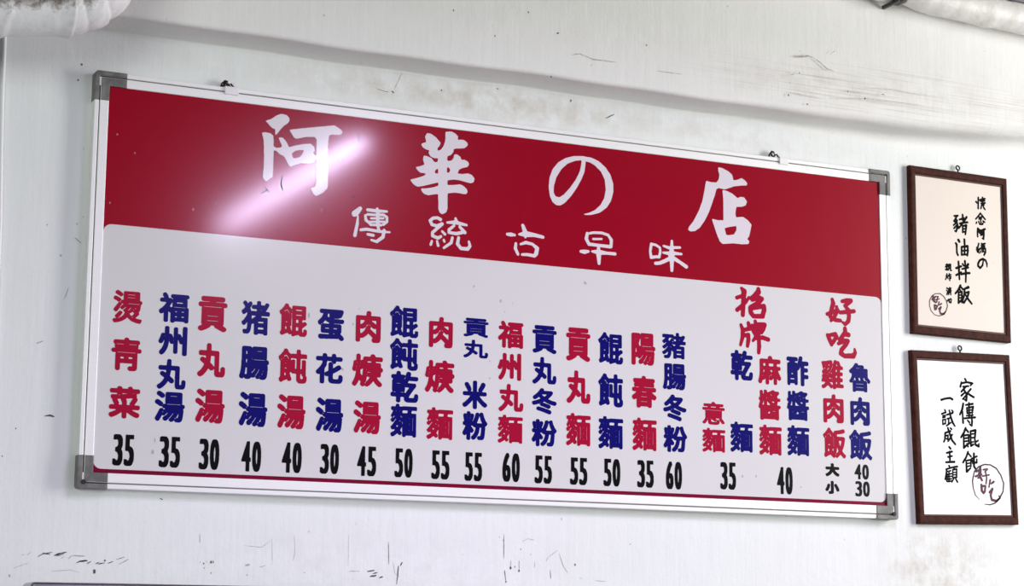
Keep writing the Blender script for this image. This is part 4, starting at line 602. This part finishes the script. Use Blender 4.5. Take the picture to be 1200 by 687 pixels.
framed('framed_calligraphy', (1.9665, 0.0, 2.5785), 0.0095, 'upper framed sheet, cream paper with three columns of brush writing, right of the menu board', PAPER_CREAM, F1, F1S)
framed('framed_calligraphy', (1.9632, 0.0, 2.1600), -0.0245, 'lower framed sheet, bright white paper with two columns of brush writing, slightly tilted', PAPER_WHITE, F2, F2S)

# ------------------------------------------------------------------ ducts and pipes at the top of the picture
def wrap_mat(name, base, tint, zs=None):
    m = mat(name, base, 0.42, 0.0, 0.5); n = N(m)
    c = n.mix(n.ramp(n.noise(n.mapping(), 34, 5, 0.65), [(0.45, 0.0), (0.8, 1.0)]), base, tint)
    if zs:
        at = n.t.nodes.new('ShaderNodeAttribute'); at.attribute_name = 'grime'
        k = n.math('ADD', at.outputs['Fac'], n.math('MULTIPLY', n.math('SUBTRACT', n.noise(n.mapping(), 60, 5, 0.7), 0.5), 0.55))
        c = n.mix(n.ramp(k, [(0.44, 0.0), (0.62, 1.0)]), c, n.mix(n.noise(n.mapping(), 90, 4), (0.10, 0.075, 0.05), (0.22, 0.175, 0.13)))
    n.color(c); n.bump(n.noise(n.mapping(), 48, 4, 0.6), 0.35, 0.004); return m
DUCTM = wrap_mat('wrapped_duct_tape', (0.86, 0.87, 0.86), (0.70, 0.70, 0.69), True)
PIPEM = wrap_mat('white_pipe_wrap', (0.80, 0.79, 0.75), (0.66, 0.63, 0.57))
STRAPM = mat('grey_strap_metal', (0.07, 0.065, 0.06), 0.45, 0.6)

RD = 0.070; a8 = math.radians(8)
path = []; bx, bz = -1.55, 2.671-0.95*math.tan(a8)
L1 = (-0.145+1.55)/math.cos(a8)
for i in range(278):
    t = L1*i/278; path.append((bx+math.cos(a8)*t-math.sin(a8)*RD, -0.25, bz+math.sin(a8)*t+math.cos(a8)*RD))
acx, acz = -0.169, 2.905
for i in range(91):
    a = math.radians(-82+82*i/90); path.append((acx+0.102*math.cos(a), -0.25, acz+0.102*math.sin(a)))
for i in range(1, 16): path.append((acx+0.102, -0.25, acz+0.55*i/15))
rnd = random.Random(3); folds = [rnd.random() for _ in path]
def duct_wob(i, k, a):
    i -= 188
    lap = ((i + 7*math.sin(a*0.5+0.6)) / 26.0) % 1.0                    # overlapping turns of tape, each with a sharp free edge
    r = 0.975 + 0.045*lap**3 + 0.008*math.sin(a*3+i*0.21) + 0.006*math.sin(a*7+i*0.6)
    if 84 < i < 181:                                                    # puckers gathered round the elbow
        w2 = min(1.0, (i-84)/12)*min(1.0, (181-i)/20)
        r += w2*(0.05*abs(math.sin(i*0.175+0.55*math.cos(a+0.4)))**0.6 - 0.03)
    return r
bm = bmesh.new(); rings = tube_mesh(bm, path, RD, 64, True, 0, duct_wob)
idx = {}
for i, ring in enumerate(rings):
    for k, v in enumerate(ring): idx[v] = (i, k)
bm.verts.ensure_lookup_table(); bm.verts.index_update()
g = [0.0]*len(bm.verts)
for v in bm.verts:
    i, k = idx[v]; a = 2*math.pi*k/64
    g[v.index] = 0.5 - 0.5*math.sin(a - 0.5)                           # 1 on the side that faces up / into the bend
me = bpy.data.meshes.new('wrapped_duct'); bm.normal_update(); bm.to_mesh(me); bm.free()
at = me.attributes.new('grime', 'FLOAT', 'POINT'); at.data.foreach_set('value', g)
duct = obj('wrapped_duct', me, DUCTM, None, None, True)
tag(duct, 'fat tape-wrapped duct elbow stained brown on top, in front of the beam', 'duct')

def pipe_wob(i, k, a): return 1.0+0.012*math.sin(a*2+i*0.4)+0.010*math.sin(i*1.1+a)
pts = []
ctrl = [(1.738, 3.1345), (1.84, 3.1265), (1.96, 3.1215), (2.08, 3.1175), (2.6, 3.095)]
for (xa, za), (xb, zb) in zip(ctrl[:-1], ctrl[1:]):
    n = max(4, int((xb-xa)/0.008))
    for i in range(n): pts.append((xa+(xb-xa)*i/n, -0.1262, za+(zb-za)*i/n))
rad = []
for i, p in enumerate(pts):
    d = p[0]-1.738; r = 0.0345
    if d < 0.055: r *= 0.80+0.20*d/0.055+0.05*math.sin(d/0.0085*math.pi*2/2)   # gathered end by the strap
    if abs(p[0]-1.965) < 0.012: r *= 1.05                                         # a band of tape
    rad.append(r)
bm = bmesh.new(); tube_mesh(bm, pts, rad, 28, True, 0, pipe_wob)
tag(obj('wrapped_pipe', bm, PIPEM, None, None, True), 'white cloth-wrapped pipe sagging along the beam in the upper right', 'pipe')
bm = bmesh.new(); tube_mesh(bm, [(-1.55, -0.112, 3.270), (0.2, -0.112, 3.210), (1.0, -0.114, 3.164), (1.25, -0.118, 3.150), (1.45, -0.118, 3.139), (1.60, -0.119, 3.1285), (1.665, -0.121, 3.1245), (1.7085, -0.124, 3.1245)], 0.019, 18)
tag(obj('thin_pipe', bm, PIPEM, None, None, True), 'thin white pipe running left from the dark strap', 'pipe')
bm = bmesh.new()
tube_mesh(bm, [(1.711, -0.125, 3.126), (1.722, -0.127, 3.1275), (1.7345, -0.130, 3.1315)], [0.026, 0.028, 0.0265], 20)
box(bm, 1.7075, 1.7145, -0.150, -0.0902, 3.0985, 3.1065, 0.001)
tag(obj('pipe_strap', bm, STRAPM, None, None), 'dark metal strap joining the thin pipe and the wrapped pipe', 'pipe strap')
bm = bmesh.new(); tube_mesh(bm, [(1.9+0.05*i, -0.128, 3.194-0.0012*i) for i in range(15)], 0.033, 22)
tag(obj('upper_pipe', bm, mat('grey_pipe_plastic', (0.42, 0.41, 0.44), 0.5), None, None, True), 'grey pipe above the cloth-wrapped pipe in the upper right corner', 'pipe')

bm = bmesh.new(); tube_mesh(bm, [(-0.1945, -0.004, 3.0), (-0.1940, -0.004, 2.80), (-0.1925, -0.004, 2.70), (-0.189, -0.004, 2.58), (-0.184, -0.004, 2.45), (-0.180, -0.004, 2.0), (-0.178, -0.004, 1.0), (-0.178, -0.004, 0.25)], 0.0040, 12)
tag(obj('wall_cable', bm, PVC, None, None, True), 'thin white cable running down the wall below the duct', 'cable')

# ------------------------------------------------------------------ steel cabinet whose top edge shows at the foot of the picture
CX0, CX1, CY0, CT = -0.2439, 0.96, -0.70, 1.7865
cab = thing('steel_cabinet', ((CX0+CX1)/2, -0.36, 0), 'tall brushed steel cabinet against the wall, only its top edge in view', 'cabinet')
ox, oy = -(CX0+CX1)/2, 0.36
bm = bmesh.new(); box(bm, CX0+ox, CX1+ox, CY0+0.03+oy, -0.03+oy, 0.10, CT-0.004, 0.006); obj('body', bm, STEEL, cab)
bm = bmesh.new(); box(bm, CX0+ox, CX1+ox, CY0+oy, CY0+0.06+oy, CT-0.05, CT, 0.007, 0, 3); obj('top_rail', bm, STEEL, cab)
mid = (CX0+CX1)/2
for xa, xb, hx in ((CX0+0.01, mid-0.004, mid-0.05), (mid+0.004, CX1-0.01, mid+0.05)):
    for za, zb in ((0.14, 0.93), (0.95, CT-0.056)):
        bm = bmesh.new(); box(bm, xa+ox, xb+ox, CY0+oy, CY0+0.0298+oy, za, zb, 0.005); dr = obj('door', bm, STEEL, cab)
        bm = bmesh.new(); zc = (za+zb)/2
        tube_mesh(bm, [(hx+ox, CY0+oy, zc-0.12), (hx+ox, CY0-0.03+oy, zc-0.11), (hx+ox, CY0-0.03+oy, zc+0.11), (hx+ox, CY0+oy, zc+0.12)], 0.007, 10); obj('handle', bm, STEEL, dr)
for fx in (CX0+0.06, CX1-0.06):
    for fy in (CY0+0.08, -0.10):
        bm = bmesh.new(); tube_mesh(bm, [(fx+ox, fy+oy, 0.0), (fx+ox, fy+oy, 0.012), (fx+ox, fy+oy, 0.11)], [0.03, 0.022, 0.02], 14); obj('foot', bm, STEEL_DARK, cab)
